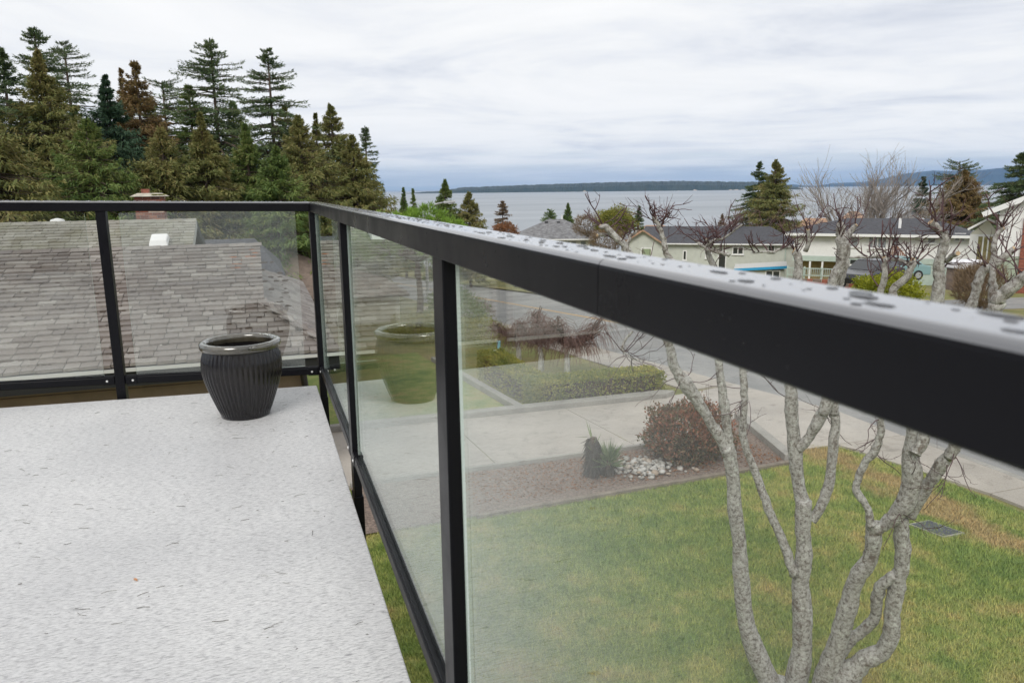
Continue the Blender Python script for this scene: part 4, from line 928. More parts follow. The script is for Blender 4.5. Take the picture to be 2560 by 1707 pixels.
ctree(400, 320, 37, 130, 'low bronze cedar right of the brick chimney', 'cedar', 'cedar', seed=22, nb=420, ns=40, prof=BUSHP, group=LG)
ctree(690, 370, 37, 110, 'low green cedar above the brown hip roof', 'cedar_green', 'cedar', seed=23, nb=420, ns=40, prof=BUSHP, group=LG)
ctree(-420, 60, 38, 170, 'dark fir wholly left of the picture seen only mirrored in the glass', 'fir', 'fir', seed=24, nb=360, prof=FIRP, group=LG)
ctree(185, 265, 50, 120, 'green cedar filling the gap left of the blue-green conifer', 'cedar_green', 'cedar', seed=25, nb=380, ns=34, prof=BUSHP, group=LG)
ctree(372, 250, 50, 110, 'olive cedar filling the gap behind the rusty brown ones', 'cedar', 'cedar', seed=26, nb=380, ns=34, prof=BUSHP, group=LG)
ctree(580, 255, 50, 120, 'green cedar behind and between the two tall firs', 'cedar_green', 'cedar', seed=27, nb=380, ns=34, prof=BUSHP, group=LG)
ctree(710, 265, 50, 105, 'olive cedar behind the right side of the stepped fir', 'cedar', 'cedar', seed=28, nb=380, ns=34, prof=BUSHP, group=LG)
# down by the water
DG = 'trees on the slope towards the water'
ctree(1008, 470, 92, 24, 'small dark conifer pair member left of the lime pine, taller', 'cedar_green', 'cedar', seed=30, nb=240, ns=26, prof=CEDP, size=1.5, group=DG)
ctree(1032, 473, 92, 20, 'small dark conifer just right of its taller twin by the water', 'cedar_green', 'cedar', seed=31, nb=200, ns=24, prof=CEDP, size=1.5, group=DG)
ctree(1112, 450, 62, 44, 'green pointed cedar behind the street lamp head', 'cedar_green', 'cedar', seed=32, nb=420, ns=36, prof=BUSHP, group=DG)
ctree(1172, 480, 62, 52, 'olive cedar right of the street lamp', 'cedar', 'cedar', seed=33, nb=420, ns=38, prof=BUSHP, group=DG)
ctree(1256, 502, 75, 34, 'bronze sparse conifer between the cedars and the grey hip roof', 'brown_con', 'fir', seed=34, nb=220, ns=24, prof=BUSHP, group=DG)
ctree(1420, 508, 118, 22, 'green pointed conifer above the grey hip roof', 'cedar_green', 'cedar', seed=35, nb=260, ns=28, prof=BUSHP, size=1.4, group=DG)
ctree(1375, 525, 118, 26, 'low green conifer left of the pointed one above the hip roof', 'cedar_green', 'cedar', seed=36, nb=260, ns=28, prof=((0, 1), (.8, .95), (1, .5)), size=1.4, group=DG)
ctree(1598, 515, 105, 21, 'small grey-green fir beside the round clipped tree', 'fir', 'fir', seed=37, nb=180, ns=22, prof=FIRP, size=1.4, group=DG)
ctree(1806, 535, 120, 18, 'small brownish conifer on the dark roof skyline', 'brown_con', 'fir', seed=38, nb=150, ns=20, prof=FIRP, size=1.5, group=DG)
ctree(1900, 405, 98, 64, 'dark green fir behind the large bronze cedar by the water', 'fir', 'fir', seed=39, nb=340, ns=34, prof=FIRP, size=1.4, group=DG)
ctree(1940, 400, 92, 66, 'large bronze cedar standing against the water', 'cedar', 'cedar', seed=40, nb=480, ns=42, prof=BUSHP, size=1.35, group=DG)
ctree(2310, 442, 95, 36, 'small pointed dark spruce right of the bare tree', 'fir_blue', 'fir', seed=41, nb=300, ns=30, prof=((0, 1), (.5, .6), (1, .04)), size=1.2, group=DG)
ctree(2412, 425, 90, 74, 'broad bronze cedar with bare trunks left of the white gable', 'cedar_brown', 'cedar', seed=42, nb=520, ns=42, prof=BUSHP, size=1.3, t0=0.22, group=DG)
ctree(2400, 404, 93, 42, 'dark fir top poking out of the broad bronze cedar', 'fir', 'fir', seed=43, nb=180, ns=26, prof=((0, 1), (.8, .8), (1, .3)), size=1.3, t0=0.5, group=DG)
ctree(2560, 380, 80, 90, 'dark fir at the right edge behind the white gable', 'fir', 'fir', seed=44, nb=420, ns=38, prof=FIRP, size=1.2, group=DG)

# leafy masses: shrubs and hedges
def leaf_shell(r, n, c, rad, L_, W_, up=0.3, power=2.0, box=False, zmin=None):
    if box:
        P = r.uniform(-1, 1, (n, 3)); k = r.integers(0, 3, n); sg = r.choice([-1.0, 1.0], n); sg[k == 2] = 1.0
        P[np.arange(n), k] = sg*r.uniform(0.86, 1.03, n)
    else:
        P = unit(r.normal(size=(n, 3)))*(r.uniform(0.55, 1.02, (n, 1))**(1/power)); P *= (1+0.16*np.sin(P[:, :1]*5+1)*np.cos(P[:, 1:2]*6)+0.10*np.sin(P[:, 2:]*7+P[:, :1]*4)+0.22*r.random((n, 1))**5)
    out = unit(P+1e-6); P = P*np.array(rad)+np.array(c)
    if zmin is not None: P[:, 2] = np.maximum(P[:, 2], zmin)
    dr = unit(out*0.7 + r.normal(size=(n, 3))*0.75 + np.array([0, 0, up])); nv = unit(np.cross(dr, unit(r.normal(size=(n, 3)))))
    return quads(P, dr*L_*r.uniform(0.6, 1.3, (n, 1)), nv*W_*r.uniform(0.6, 1.3, (n, 1)))
def shrub(name, label, c, rad, n, mat, L_=0.05, W_=0.018, seed=0, stems=7, cat='shrub', group=None, box=False, up=0.3, basez=None, power=2.0):
    r = np.random.default_rng(500+seed); bz = c[2]-rad[2] if basez is None else basez
    t = empty(name, (c[0], c[1], bz), label, cat, group); mb = MB(); mb.add(*leaf_shell(r, n, c, rad, L_, W_, up, power, box, bz+0.01)); mb.obj('foliage', M[mat], t)
    mb = MB()
    for i in range(stems):
        a = r.uniform(0, 6.283); q_ = r.uniform(0.2, 0.75)
        mb.tube([(c[0]+0.08*math.cos(a), c[1]+0.08*math.sin(a), bz-0.05), (c[0]+q_*0.5*rad[0]*math.cos(a), c[1]+q_*0.5*rad[1]*math.sin(a), bz+(c[2]-bz)*0.7), (c[0]+q_*rad[0]*math.cos(a), c[1]+q_*rad[1]*math.sin(a), c[2]+0.6*rad[2])], [0.02*max(rad[2], .3), 0.014*max(rad[2], .3), 0.005], 4)
    mb.obj('stems', M['bark_conifer'], t); return t

# lime pine beside the street: crown of upright needle tufts, dark underside
pp = atd(1040, 600, 30); pz = float(g(pp[0], pp[1])); r = np.random.default_rng(77)
pine = empty('pine_tree', (pp[0], pp[1], pz), 'lime green rounded pine growing beyond the neighbour roof beside the street', 'tree')
tu = unit(r.normal(size=(420, 3))); tu[:, 2] = np.abs(tu[:, 2])*1.0-0.25; tu = tu*np.array([2.6, 2.3, 2.05])*r.uniform(0.72, 1.0, (420, 1))
cz = atd(1040, 612, 30)[2]; tc_ = np.array([pp[0]-0.15, pp[1], cz-0.15]); tp = tu+tc_
tp[:, 2] += 0.25*np.sin(tp[:, 0]*2.1)*np.cos(tp[:, 1]*1.7)
nn = 46; P = np.repeat(tp, nn, 0); dr = unit(np.repeat(unit(tu+[0, 0, 1.2]), nn, 0)*0.7 + r.normal(size=(len(P), 3))*0.5 + np.array([0, 0, 0.35])); P = P + dr*r.uniform(0, 0.15, (len(P), 1))
mb = MB(); mb.add(*quads(P, dr*r.uniform(0.12, 0.24, (len(P), 1)), unit(np.cross(dr, r.normal(size=(len(P), 3))))*0.011)); mb.obj('crown', M['pine_lime'], pine)
mb = MB(); mb.tube([(pp[0], pp[1], pz-0.1), (pp[0]+.1, pp[1], pz+1.2), (pp[0]-.05, pp[1], cz+0.6)], [0.16, 0.13, 0.05], 8); tr_ = mb.obj('trunk', M['bark_conifer'], pine, smooth=True)
mb = MB()
for q_ in tp[::6]: mb.tube([(pp[0], pp[1], cz-0.7+0.4*r.random()), (pp[0]*0.5+q_[0]*0.5, pp[1]*0.5+q_[1]*0.5, cz-0.3), q_], [0.045, 0.03, 0.012], 4, False)
tag(mb.obj('boughs', M['bark_conifer'], tr_), kind='stuff')
# street lamp behind the pine
lp = atd(1062, 520, 48); lz = float(g(lp[0], lp[1])); lamp = empty('street_lamp', (lp[0], lp[1], lz), 'grey street lamp with cobra head rising above the lime pine', 'street lamp')
h0 = atd(1080, 514, 48); h1 = atd(1108, 506.5, 48); h2_ = atd(1138, 504.5, 48)
mb = MB(); mb.tube([(lp[0], lp[1], lz), (lp[0], lp[1], h0[2]-0.5)], [0.11, 0.07], 8); mb.obj('pole', M['galv'], lamp)
mb = MB(); mb.tube([(lp[0], lp[1], h0[2]-0.55), (lp[0]+.05, lp[1], h0[2]-0.25), tuple(h0), tuple((h0+h1)/2+[0, 0, 0.03]), tuple(h1)], 0.045, 7); mb.obj('arm', M['galv'], lamp, smooth=True)
mb = MB(); mb.beam(h1, h2_, 0.26, 0.15); hd = mb.obj('lamp_head', M['galv'], lamp, bevel=0.04); mb = MB(); q_ = (h1*0.4+h2_*0.6)+[0, 0, -0.085]; mb.box(q_-[.16, .1, .02], q_+[.16, .1, .01]); mb.obj('lens', M['lamp_glass'], hd)

# shrubs and hedges
def gq(x, y): return hit(x, y)
q_ = gq(1205, 840)
shrub('juniper_shrub', 'low spreading olive juniper left of the weeping trees', (q_[0]-0.2, q_[1]-0.6, q_[2]+0.2), (0.95, 2.3, 0.42), 9000, 'juniper', 0.07, 0.016, 1, basez=q_[2]-0.1)
q_ = gq(1175, 815)
shrub('green_shrub', 'taller green shrub behind the juniper next to the post', (q_[0]-0.6, q_[1], q_[2]+0.55), (1.1, 1.8, 0.85), 9000, 'cedar_green', 0.09, 0.022, 2, basez=q_[2]-0.1)
q_ = gq(1095, 850)
shrub('juniper_shrub', 'olive juniper seen through the middle glass panel', (q_[0]-0.3, q_[1]+.5, q_[2]+0.3), (1.3, 1.6, 0.55), 9000, 'juniper', 0.07, 0.016, 3, basez=q_[2]-0.1)
shrub('bare_shrub', 'brown twiggy shrub at the street edge above the juniper', tuple(gq(1235, 800)+[-0.5, 1.0, 0.3]), (0.7, 0.9, 0.5), 2600, 'brown_con', 0.12, 0.007, 4, up=0.8)
# clipped L-shaped hedge
hd_ = empty('clipped_hedge', (6, 13.0, -2.95), 'low clipped L-shaped hedge behind the driveway kerb', 'hedge'); r = np.random.default_rng(91); mb = MB()
zt = -2.48
for c, rad, n in (((6.02, 13.0, -2.75), (1.35, 0.33, 0.31), 17000), ((4.92, 14.6, -2.9), (0.3, 1.9, 0.36), 13000)):
    mb.add(*leaf_shell(r, n, c, rad, 0.045, 0.014, 0.2, 2, True))
mb.obj('foliage', M['box_hedge'], hd_)
mb = MB(); mb.box((4.75, 12.78, -3.1), (7.28, 13.22, -2.52)); mb.box((4.72, 13.24, -3.2), (5.12, 16.3, -2.62)); mb.obj('inner_branches', M['arm_dark'], hd_)
mb = MB(); mb.prism([(5.14, 13.3), (8.0, 13.3), (8.0, 19), (5.14, 19)], lambda x, y: g(x, y)-0.05, lambda x, y: g(x, y)+0.01); tag(mb.obj('front_turf', M['turf']), kind='structure')
# weeping trees
def weeping(x, yb_, ycr, half, label, seed, arms):
    r = np.random.default_rng(seed); q_ = gq(x, yb_); d = math.hypot(q_[0], q_[1]); top = atd(x, ycr, d); s_ = d/1900.0
    t = empty('weeping_tree', tuple(q_), label, 'tree', 'weeping trees behind the clipped hedge')
    mb = MB(); H = top[2]-q_[2]; mb.tube([(q_[0], q_[1], q_[2]-.05), (q_[0]+.015, q_[1], q_[2]+H*.4), (q_[0]-.02, q_[1], q_[2]+H*.75), (top[0], q_[1], top[2])], [0.085, 0.066, 0.06, 0.055], 9); mb.obj('trunk', M['white_bark'], t, smooth=True)
    am = MB(); tw = MB()
    for (ax, ay, dep) in arms:
        e = np.array([q_[0]+ax*half*s_*math.cos(0.32), q_[1]-ax*half*s_*math.sin(0.32)+dep*half*s_, top[2]+ay])
        st = np.array([top[0], q_[1], top[2]-0.05]); k = np.linspace(0, 1, 9)[:, None]; P = st*(1-k)+e*k; P[:, 2] += np.sin(k[:, 0]*3.14)*(-0.10) ; P += r.normal(0, 0.025, P.shape)
        am.tube(P, np.linspace(0.055, 0.026, 9), 6)
        for i in range(8): am.tube([P[r.integers(3, 9)], P[-1]+r.normal(0, .1, 3)], [0.02, 0.012], 4)
        for i in range(150):
            b0 = P[r.integers(2, 9)] + r.normal(0, 0.03, 3); a = r.uniform(0, 6.283); L_ = r.uniform(0.2, 0.62)*half*s_; o_ = np.array([math.cos(a), math.sin(a), 0])
            L2 = L_*r.uniform(0.45, 0.95); f_ = r.uniform(0.3, 1.0)
            tw.tube([b0, b0+o_*L_*0.35+[0, 0, 0.13*f_], b0+o_*L_*0.75+[0, 0, 0.05*f_-0.1*L2], b0+o_*L_*0.95+[0, 0, -L2*0.55], b0+o_*L_*(1.0+.1*r.random())+[0, 0, -L2]], [0.006, 0.005, 0.0042, 0.0036, 0.0028], 3, False)
    am.obj('arms', M['arm_dark'], t, smooth=True); tag(tw.obj('hanging_twigs', M['twig_weep'], t), kind='stuff')
weeping(1296, 904, 838, 75, 'leftmost of the three weeping trees with white trunk', 61, [(-0.75, 0.22, 0.1), (0.7, 0.1, 0.2), (-0.2, 0.25, -0.5)])
weeping(1352, 928, 850, 70, 'middle one of the three weeping trees with white trunk', 62, [(-0.1, 0.62, 0.2), (0.5, 0.35, -0.2), (-0.7, 0.4, 0.3), (0.2, 0.5, 0.8)])
weeping(1417, 931, 858, 115, 'rightmost and largest of the three weeping trees', 63, [(-0.62, 0.45, 0.2), (0.45, 0.25, -0.3), (0.8, 0.5, 0.1), (-0.35, 0.55, -0.4)])
# pale blue utility pedestal
q_ = gq(1247, 872); ub = empty('utility_pedestal', tuple(q_), 'small pale blue utility pedestal among the junipers', 'utility box')
mb = MB(); mb.tube([(q_[0], q_[1], q_[2]-.1), (q_[0], q_[1], q_[2]+0.2)], 0.055, 12); mb.obj('body', M['utility_blue'], ub)
mb = MB(); mb.tube([(q_[0], q_[1], q_[2]+0.195), (q_[0], q_[1], q_[2]+0.24), (q_[0], q_[1], q_[2]+.25)], [0.066, 0.064, 0.045], 12); mb.obj('cap', M['utility_blue'], ub)
# red-tipped shrub, yucca, stones in the planting bed
shrub('red_shrub', 'large rounded shrub with red-tipped leaves in the planting bed', (5.62, 8.95, -2.32), (0.60, 0.52, 0.44), 12000, 'nandina', 0.055, 0.013, 11, stems=14, up=0.7, basez=-2.7, power=1.4)
def yucca(x, y, label, seed, h, n, dead):
    r = np.random.default_rng(seed); t = empty('yucca', (x, y, -2.68), label, 'plant')
    mb = MB(); mb.tube([(x, y, -2.72), (x-.02, y, -2.68+h*.6), (x+.01, y, -2.68+h)], [0.07, 0.06, 0.045], 8); mb.obj('trunk', M['bark_conifer'], t)
    az = r.uniform(0, 6.283, n); el = r.uniform(0.1, 1.45, n); o_ = np.stack([np.cos(az)*np.cos(el), np.sin(az)*np.cos(el), np.sin(el)], 1)
    b0 = np.array([x, y, -2.68+h*0.55])+np.stack([np.zeros(n), np.zeros(n), r.uniform(0, h*.5, n)], 1); L_ = r.uniform(0.2, 0.38, (n, 1))
    mb = MB(); mb.add(*quads(b0, o_*L_, unit(np.cross(o_, r.normal(size=(n, 3))))*0.009)); mb.obj('leaves', M['yucca'], t)
    n2 = dead; az = r.uniform(0, 6.283, n2); o_ = unit(np.stack([np.cos(az)*0.45, np.sin(az)*0.45, -np.ones(n2)+r.normal(0, .3, n2)], 1)); b0 = np.array([x, y, -2.68])+np.stack([np.cos(az)*.04, np.sin(az)*.04, r.uniform(0.15, h*1.0, n2)], 1)
    mb = MB(); mb.add(*quads(b0, o_*r.uniform(0.12, 0.26, (n2, 1)), unit(np.cross(o_, r.normal(size=(n2, 3))))*0.010)); mb.obj('dead_leaves', M['dead_leaf'], t)
yucca(4.02, 8.72, 'dark shaggy yucca trunk at the left of the pair', 71, 0.56, 8, 420)
yucca(4.24, 8.68, 'spiky green yucca between the dark trunk and the stones', 72, 0.22, 220, 60)
sb = empty('stone_bed', (4.8, 8.75, -2.67), 'heap of pale river stones beside the red-tipped shrub', 'stones')
svar = []
for k in range(7):
    r = np.random.default_rng(800+k); import bmesh
    bm = bmesh.new(); bmesh.ops.create_icosphere(bm, subdivisions=1, radius=1.0); sc_ = r.uniform(0.7, 1.3, 3)
    for v in bm.verts: v.co = Vector((v.co.x*sc_[0], v.co.y*sc_[1], v.co.z*0.65*sc_[2]))*float(r.uniform(0.88, 1.1))
    me = bpy.data.meshes.new('stone'); bm.to_mesh(me); bm.free(); me.polygons.foreach_set('use_smooth', np.ones(len(me.polygons), bool)); me.materials.append(M['stone']); svar.append(me)
cnt = 0
while cnt < 210:
    x, y = random.gauss(4.78, 0.3), random.gauss(8.72, 0.22)
    if not (8.36 < y < 9.4 and 4.33 < x < 5.5): continue
    s_ = random.choice([0.018, 0.024, 0.03, 0.038, 0.052]); o = bpy.data.objects.new('stone', random.choice(svar)); COL.objects.link(o); o.parent = sb
    hgt = max(0.0, 0.07*(1-((x-4.78)/0.6)**2-((y-8.72)/0.45)**2))
    o.location = (x-4.8, y-8.75, 0.012+hgt*random.random()); o.scale = (s_, s_, s_); o.rotation_euler = (random.uniform(-.4, .4), random.uniform(-.4, .4), random.uniform(0, 6)); cnt += 1
mb = MB(); n = 3500; r = np.random.default_rng(5); x = r.uniform(2.3, 6.8, n); y = 8.34+r.random(n)*np.where(x > 5.6, 1.1, 1.05); P = np.stack([x, y, np.full(n, -2.668)], 1); dr = unit(r.normal(size=(n, 3))*[1, 1, .25]+[0, 0, .1])
mb.add(*quads(P, dr*r.uniform(.02, .06, (n, 1)), unit(np.cross(dr, r.normal(size=(n, 3))))*.009)); tag(mb.obj('leaf_litter', M['orange_shrub']), 'reddish brown leaf litter over the planting bed', 'leaf litter', kind='stuff')
# utility cover in the lawn
uc = empty('utility_cover', (6.99, 5.98, -2.69), 'rectangular grey utility cover set in the lawn', 'utility cover')
A_, B_, C_, D_ = [np.array(v) for v in ((6.83, 6.15), (7.09, 6.16), (7.18, 5.8), (6.9, 5.8))]
A_, B_, C_, D_ = [np.array(v) for v in ((6.80, 6.17), (7.10, 6.17), (7.20, 5.78), (6.90, 5.78))]
mb = MB(); mb.prism([tuple(D_), tuple(C_), tuple(B_), tuple(A_)], -2.75, -2.672); fr_ = mb.obj('frame', M['kerb'], uc)
cc = (A_+B_+C_+D_)/4; mb = MB(); mb.prism([tuple(cc+(p-cc)*0.88) for p in (D_, C_, B_, A_)], -2.7, -2.668); lid = mb.obj('lid', M['utility_lid'], uc)
mb = MB(); mb.tube([(cc[0], cc[1], -2.67), (cc[0], cc[1], -2.66)], 0.022, 10); mb.obj('lifting_eye', M['fascia_dark'], lid)

# ------------------------------------------------------------------ the pruned multi-stem tree in front of the deck
ft = empty('pruned_tree', (3.66, 4.3, -2.7), 'lichen-grey multi-stem ornamental tree, hard pruned, on the lawn below the railing', 'tree')
def z8(x, y): return (1700+x/2.217, 1000+y/2.217)
def z7(x, y): return (1100+x/2.704, 700+y/2.704)
def z9(x, y): return (1880+x/5.226, 480+y/5.226)
def z10(x, y): return (1480+x/4.523, 520+y/4.523)
def z11(x, y): return (2200+x/3.564, 360+y/3.564)
FT = np.random.default_rng(42)
def smooth_path(P, R, sub=5):
    P = np.array(P, float); R = np.array(R, float); n = len(P); out = []; ro = []
    for i in range(n-1):
        p0, p1, p2, p3 = P[max(i-1, 0)], P[i], P[i+1], P[min(i+2, n-1)]
        for k in range(sub):
            t = k/sub; out.append(0.5*((2*p1)+(-p0+p2)*t+(2*p0-5*p1+4*p2-p3)*t*t+(-p0+3*p1-3*p2+p3)*t**3)); ro.append(R[i]*(1-t)+R[i+1]*t)
    out.append(P[-1]); ro.append(R[-1]); return np.array(out), np.array(ro)
stem_tips = []
def stem(pts, d0, d1, cut=True, name='stem'):
    """pts: (photo x, photo y, width in photo px); distance runs d0..d1"""
    n = len(pts); P = []; R = []
    ys_ = np.array([p[1] for p in pts]); tt = (ys_[0]-ys_)/(ys_[0]-ys_[-1]+1e-9)
    for p, t in zip(pts, tt):
        d = d0+(d1-d0)*t; q_ = atd(p[0], p[1], d); P.append(q_); R.append(0.5*p[2]*np.linalg.norm(q_-CAM)/1930.0)
    P, R = smooth_path(P, R); R = R*(1+0.045*np.sin(np.arange(len(R))*0.8+P[:, 0]*9)+FT.normal(0, 0.02, len(R))); P = P+FT.normal(0, 0.0025, P.shape)
    mb = MB(); mb.tube(P, R, 12); o = mb.obj(name, M['bark_lichen'], ft, smooth=True)
    if cut:
        e = P[-1]; v = unit(P[-1]-P[-2]); mb = MB(); mb.tube([e-v*0.004, e+v*0.004], R[-1]*0.93, 12); mb.obj('cut_end', M['cut_wood'], o)
    return P, R
def px(f, *L_): return [(*f(a, b), w) for a, b, w in L_]
W8 = 1/2.217
A = px(z8, (590, 1750, 55), (500, 1568, 50), (440, 1440, 45), (372, 1250, 40), (340, 1000, 37), (330, 800, 34), (305, 600, 33), (290, 400, 33), (265, 255, 32))
S = {}
S['A'] = stem(A, 5.55, 5.2, False)
S['A1'] = stem(px(z8, (270, 300, 31), (195, 150, 25))+px(z7, (1900, 1080, 26), (1780, 880, 26), (1660, 700, 36), (1590, 600, 25), (1545, 440, 22))+[(1625, 740, 20)]+px(z10, (430, 520, 21), (310, 370, 17), (180, 240, 16), (105, 205, 14)), 5.22, 4.9)
S['A2'] = stem(px(z8, (275, 270, 27), (262, 160, 22), (248, 0, 22))+px(z7, (1915, 850, 22), (1895, 620, 21))+[(1770, 780, 18)]+px(z10, (870, 560, 15), (830, 440, 14), (790, 300, 13), (750, 190, 12), (700, 100, 13)), 5.2, 5.1)
S['A3'] = stem(px(z8, (635, 970, 22), (560, 760, 21), (490, 600, 20), (400, 350, 18), (350, 200, 18), (355, 20, 18))+px(z7, (2050, 640, 17))+[(1842, 800, 15)]+px(z10, (1330, 560, 14), (1320, 430, 13), (1290, 350, 12)), 5.45, 5.4)
S['B'] = stem(px(z8, (600, 1750, 60), (640, 1568, 50), (672, 1400, 45), (680, 1200, 43), (668, 1000, 40), (690, 860, 37), (680, 700, 36), (688, 560, 36)), 5.6, 5.45, False)
S['B1'] = stem(px(z8, (690, 600, 34), (660, 480, 30), (640, 300, 33), (620, 100, 31), (618, 0, 30))+[(1975, 900, 26), (1985, 780, 24)]+px(z9, (600, 1150, 21), (600, 850, 20), (545, 765, 15)), 5.5, 5.35)
S['B2'] = stem(px(z8, (650, 270, 24), (720, 200, 24), (775, 95, 28), (815, 20, 28))+[(2075, 930, 26), (2085, 800, 27)]+px(z9, (1050, 1230, 26), (1150, 950, 25), (1180, 700, 27), (1165, 540, 24), (1150, 420, 17)), 5.45, 5.3)
S['B3'] = stem(px(z8, (728, 665, 24), (790, 570, 23), (832, 430, 23), (850, 250, 23), (862, 110, 22), (848, 40, 24))+[(2095, 900, 20), (2105, 780, 22)]+px(z9, (1130, 1230, 20), (1200, 1000, 20), (1230, 760, 18), (1260, 560, 16), (1370, 430, 9)), 5.5, 5.5)
S['C'] = stem(px(z8, (760, 1750, 58), (800, 1568, 50), (870, 1350, 43), (930, 1150, 40), (980, 985, 37), (1050, 880, 34), (1075, 760, 34), (1072, 680, 36)), 5.6, 5.25, False)
S['D1'] = stem(px(z8, (1062, 700, 20), (1030, 580, 16), (978, 505, 18), (988, 430, 16), (1030, 340, 18), (1085, 270, 19), (1112, 180, 16), (1115, 100, 14))+[(2205, 960, 13), (2200, 830, 14)]+px(z9, (1680, 1340, 15), (1740, 1050, 14), (1730, 850, 10)), 5.2, 5.0)
S['D2'] = stem(px(z8, (1085, 715, 30), (1140, 685, 27), (1200, 630, 36), (1262, 540, 41), (1288, 420, 43), (1275, 310, 38), (1300, 200, 34))+[(2290, 980, 30), (2320, 850, 30)]+px(z11, (500, 1420, 27), (530, 1200, 26), (525, 1070, 22), (575, 900, 18), (575, 800, 17), (450, 700, 17)), 5.25, 4.95)
S['D3'] = stem(px(z8, (1275, 640, 26), (1340, 520, 27), (1400, 430, 27), (1470, 330, 27), (1515, 270, 24))+[(2430, 1010, 26), (2470, 880, 28)]+px(z11, (1030, 1480, 30), (1070, 1370, 28), (1160, 1285, 27), (1300, 1180, 25), (1420, 1080, 22)), 5.3, 4.8)
S['D4'] = stem(px(z8, (1300, 300, 26), (1345, 220, 26))+[(2330, 1030, 24), (2400, 880, 24)]+px(z11, (800, 1480, 22), (850, 1330, 18), (900, 1150, 20), (1040, 1060, 17), (1200, 930, 13)), 5.1, 5.2)
S['D5'] = stem([(2290, 1000, 22), (2262, 850, 22)]+px(z9, (1830, 1350, 19), (2000, 1130, 17), (2090, 960, 15), (2100, 890, 14)), 5.15, 5.0)
S['D6'] = stem([(2450, 1000, 22), (2490, 860, 22)]+px(z11, (1010, 1400, 20), (1000, 1200, 14), (1010, 980, 11), (1030, 830, 9), (1100, 745, 8)), 4.95, 5.0)
S['E'] = stem(px(z8, (830, 1760, 62), (900, 1568, 58), (1010, 1450, 42), (1120, 1390, 38), (1168, 1300, 34), (1180, 1150, 34), (1210, 1000, 34), (1235, 850, 32), (1225, 720, 34), (1228, 640, 30)), 5.55, 5.3, False)
S['E2'] = stem(px(z8, (880, 1430, 26), (940, 1330, 25), (1015, 1275, 25), (1080, 1200, 23), (1092, 1100, 25), (1120, 1020, 25), (1195, 965, 22)), 5.55, 5.35, False)
mb = MB(); bq = atd(1960, 1745, 5.62); mb.tube([(bq[0]-.05, bq[1]-.05, -2.8), (bq[0]-.02, bq[1]-.05, -2.69), (bq[0], bq[1]-.05, -2.64)], [0.24, 0.2, 0.12], 14); mb.obj('root_collar', M['bark_lichen'], ft, smooth=True)
# side limbs traced across the view and fine twigs
S['L1'] = stem(px(z9, (2060, 950, 9), (1960, 900, 9), (1830, 870, 8), (1720, 835, 8), (1560, 850, 7), (1280, 855, 6)), 5.0, 5.1, False, 'limb')
S['L2'] = stem(px(z9, (520, 720, 8), (400, 735, 7), (270, 780, 6), (0, 785, 5)), 5.35, 5.2, False, 'limb')
S['L3'] = stem(px(z9, (700, 770, 12), (745, 640, 9), (730, 490, 8)), 5.35, 5.3, True, 'limb')
S['L4'] = stem(px(z10, (1560, 530, 10), (1400, 490, 9), (1290, 460, 8), (1160, 360, 7)), 5.3, 5.4, False, 'limb')
S['L5'] = stem(px(z10, (1290, 440, 7), (1360, 370, 7), (1500, 335, 6), (1690, 190, 3)), 5.35, 5.2, False, 'limb')
S['L6'] = stem(px(z11, (585, 1040, 11), (670, 985, 12), (690, 970, 10)), 5.0, 4.9, True, 'limb')
S['L7'] = stem(px(z10, (170, 310, 9), (60, 300, 8)), 4.95, 4.9, True, 'limb')
S['L8'] = stem(px(z10, (400, 420, 9), (440, 320, 8), (520, 260, 5)), 4.98, 5.0, False, 'limb')
tw = MB()
def twig(p, v, L_, rad, depth):
    n = 6; P = [np.array(p)]; v = unit(np.array(v, float))
    for i in range(n):
        v = unit(v + FT.normal(0, 0.16, 3) + np.array([0, 0, 0.05])); P.append(P[-1]+v*L_/n)
    tw.tube(P, np.linspace(rad, rad*0.5, n+1), 5 if rad > 0.003 else 4, True)
    if depth > 0:
        for i in range(FT.integers(1, 4)):
            k = FT.integers(1, n); a = unit(v+FT.normal(0, 0.75, 3)); twig(P[k], a, L_*FT.uniform(0.35, 0.7), rad*0.62, depth-1)
for nm, cnt_, up, LL in (('A1', 10, 0.3, 0.42), ('A2', 14, 0.5, 0.5), ('A3', 12, 0.3, 0.5), ('B1', 7, 0.9, 0.45), ('B2', 13, 1.1, 0.36), ('B3', 9, 1.0, 0.4), ('D1', 9, 0.8, 0.4), ('D2', 15, 0.9, 0.45), ('D3', 9, 0.8, 0.5), ('D4', 8, 0.8, 0.45), ('D5', 8, 0.8, 0.4), ('D6', 8, 0.9, 0.4), ('L3', 11, 1.3, 0.5), ('L1', 9, 1.0, 0.38), ('L2', 9, 0.7, 0.35), ('L4', 8, 0.5, 0.4), ('L5', 8, 0.8, 0.35), ('L8', 4, 0.6, 0.3)):
    P, R = S[nm]; n = len(P)
    for i in range(cnt_):
        k = n-1-int(abs(FT.normal(0, 0.16))*n) if nm[0] != 'L' else FT.integers(1, n); k = max(0, min(n-1, k))
        v = FT.normal(0, 0.8, 3); v[2] = abs(v[2])*0.6+up*FT.uniform(0.2, 1.1); v[1] *= 0.8
        twig(P[k], v, 0.47*LL*FT.uniform(0.5, 1.3), FT.uniform(0.003, 0.006), 2)
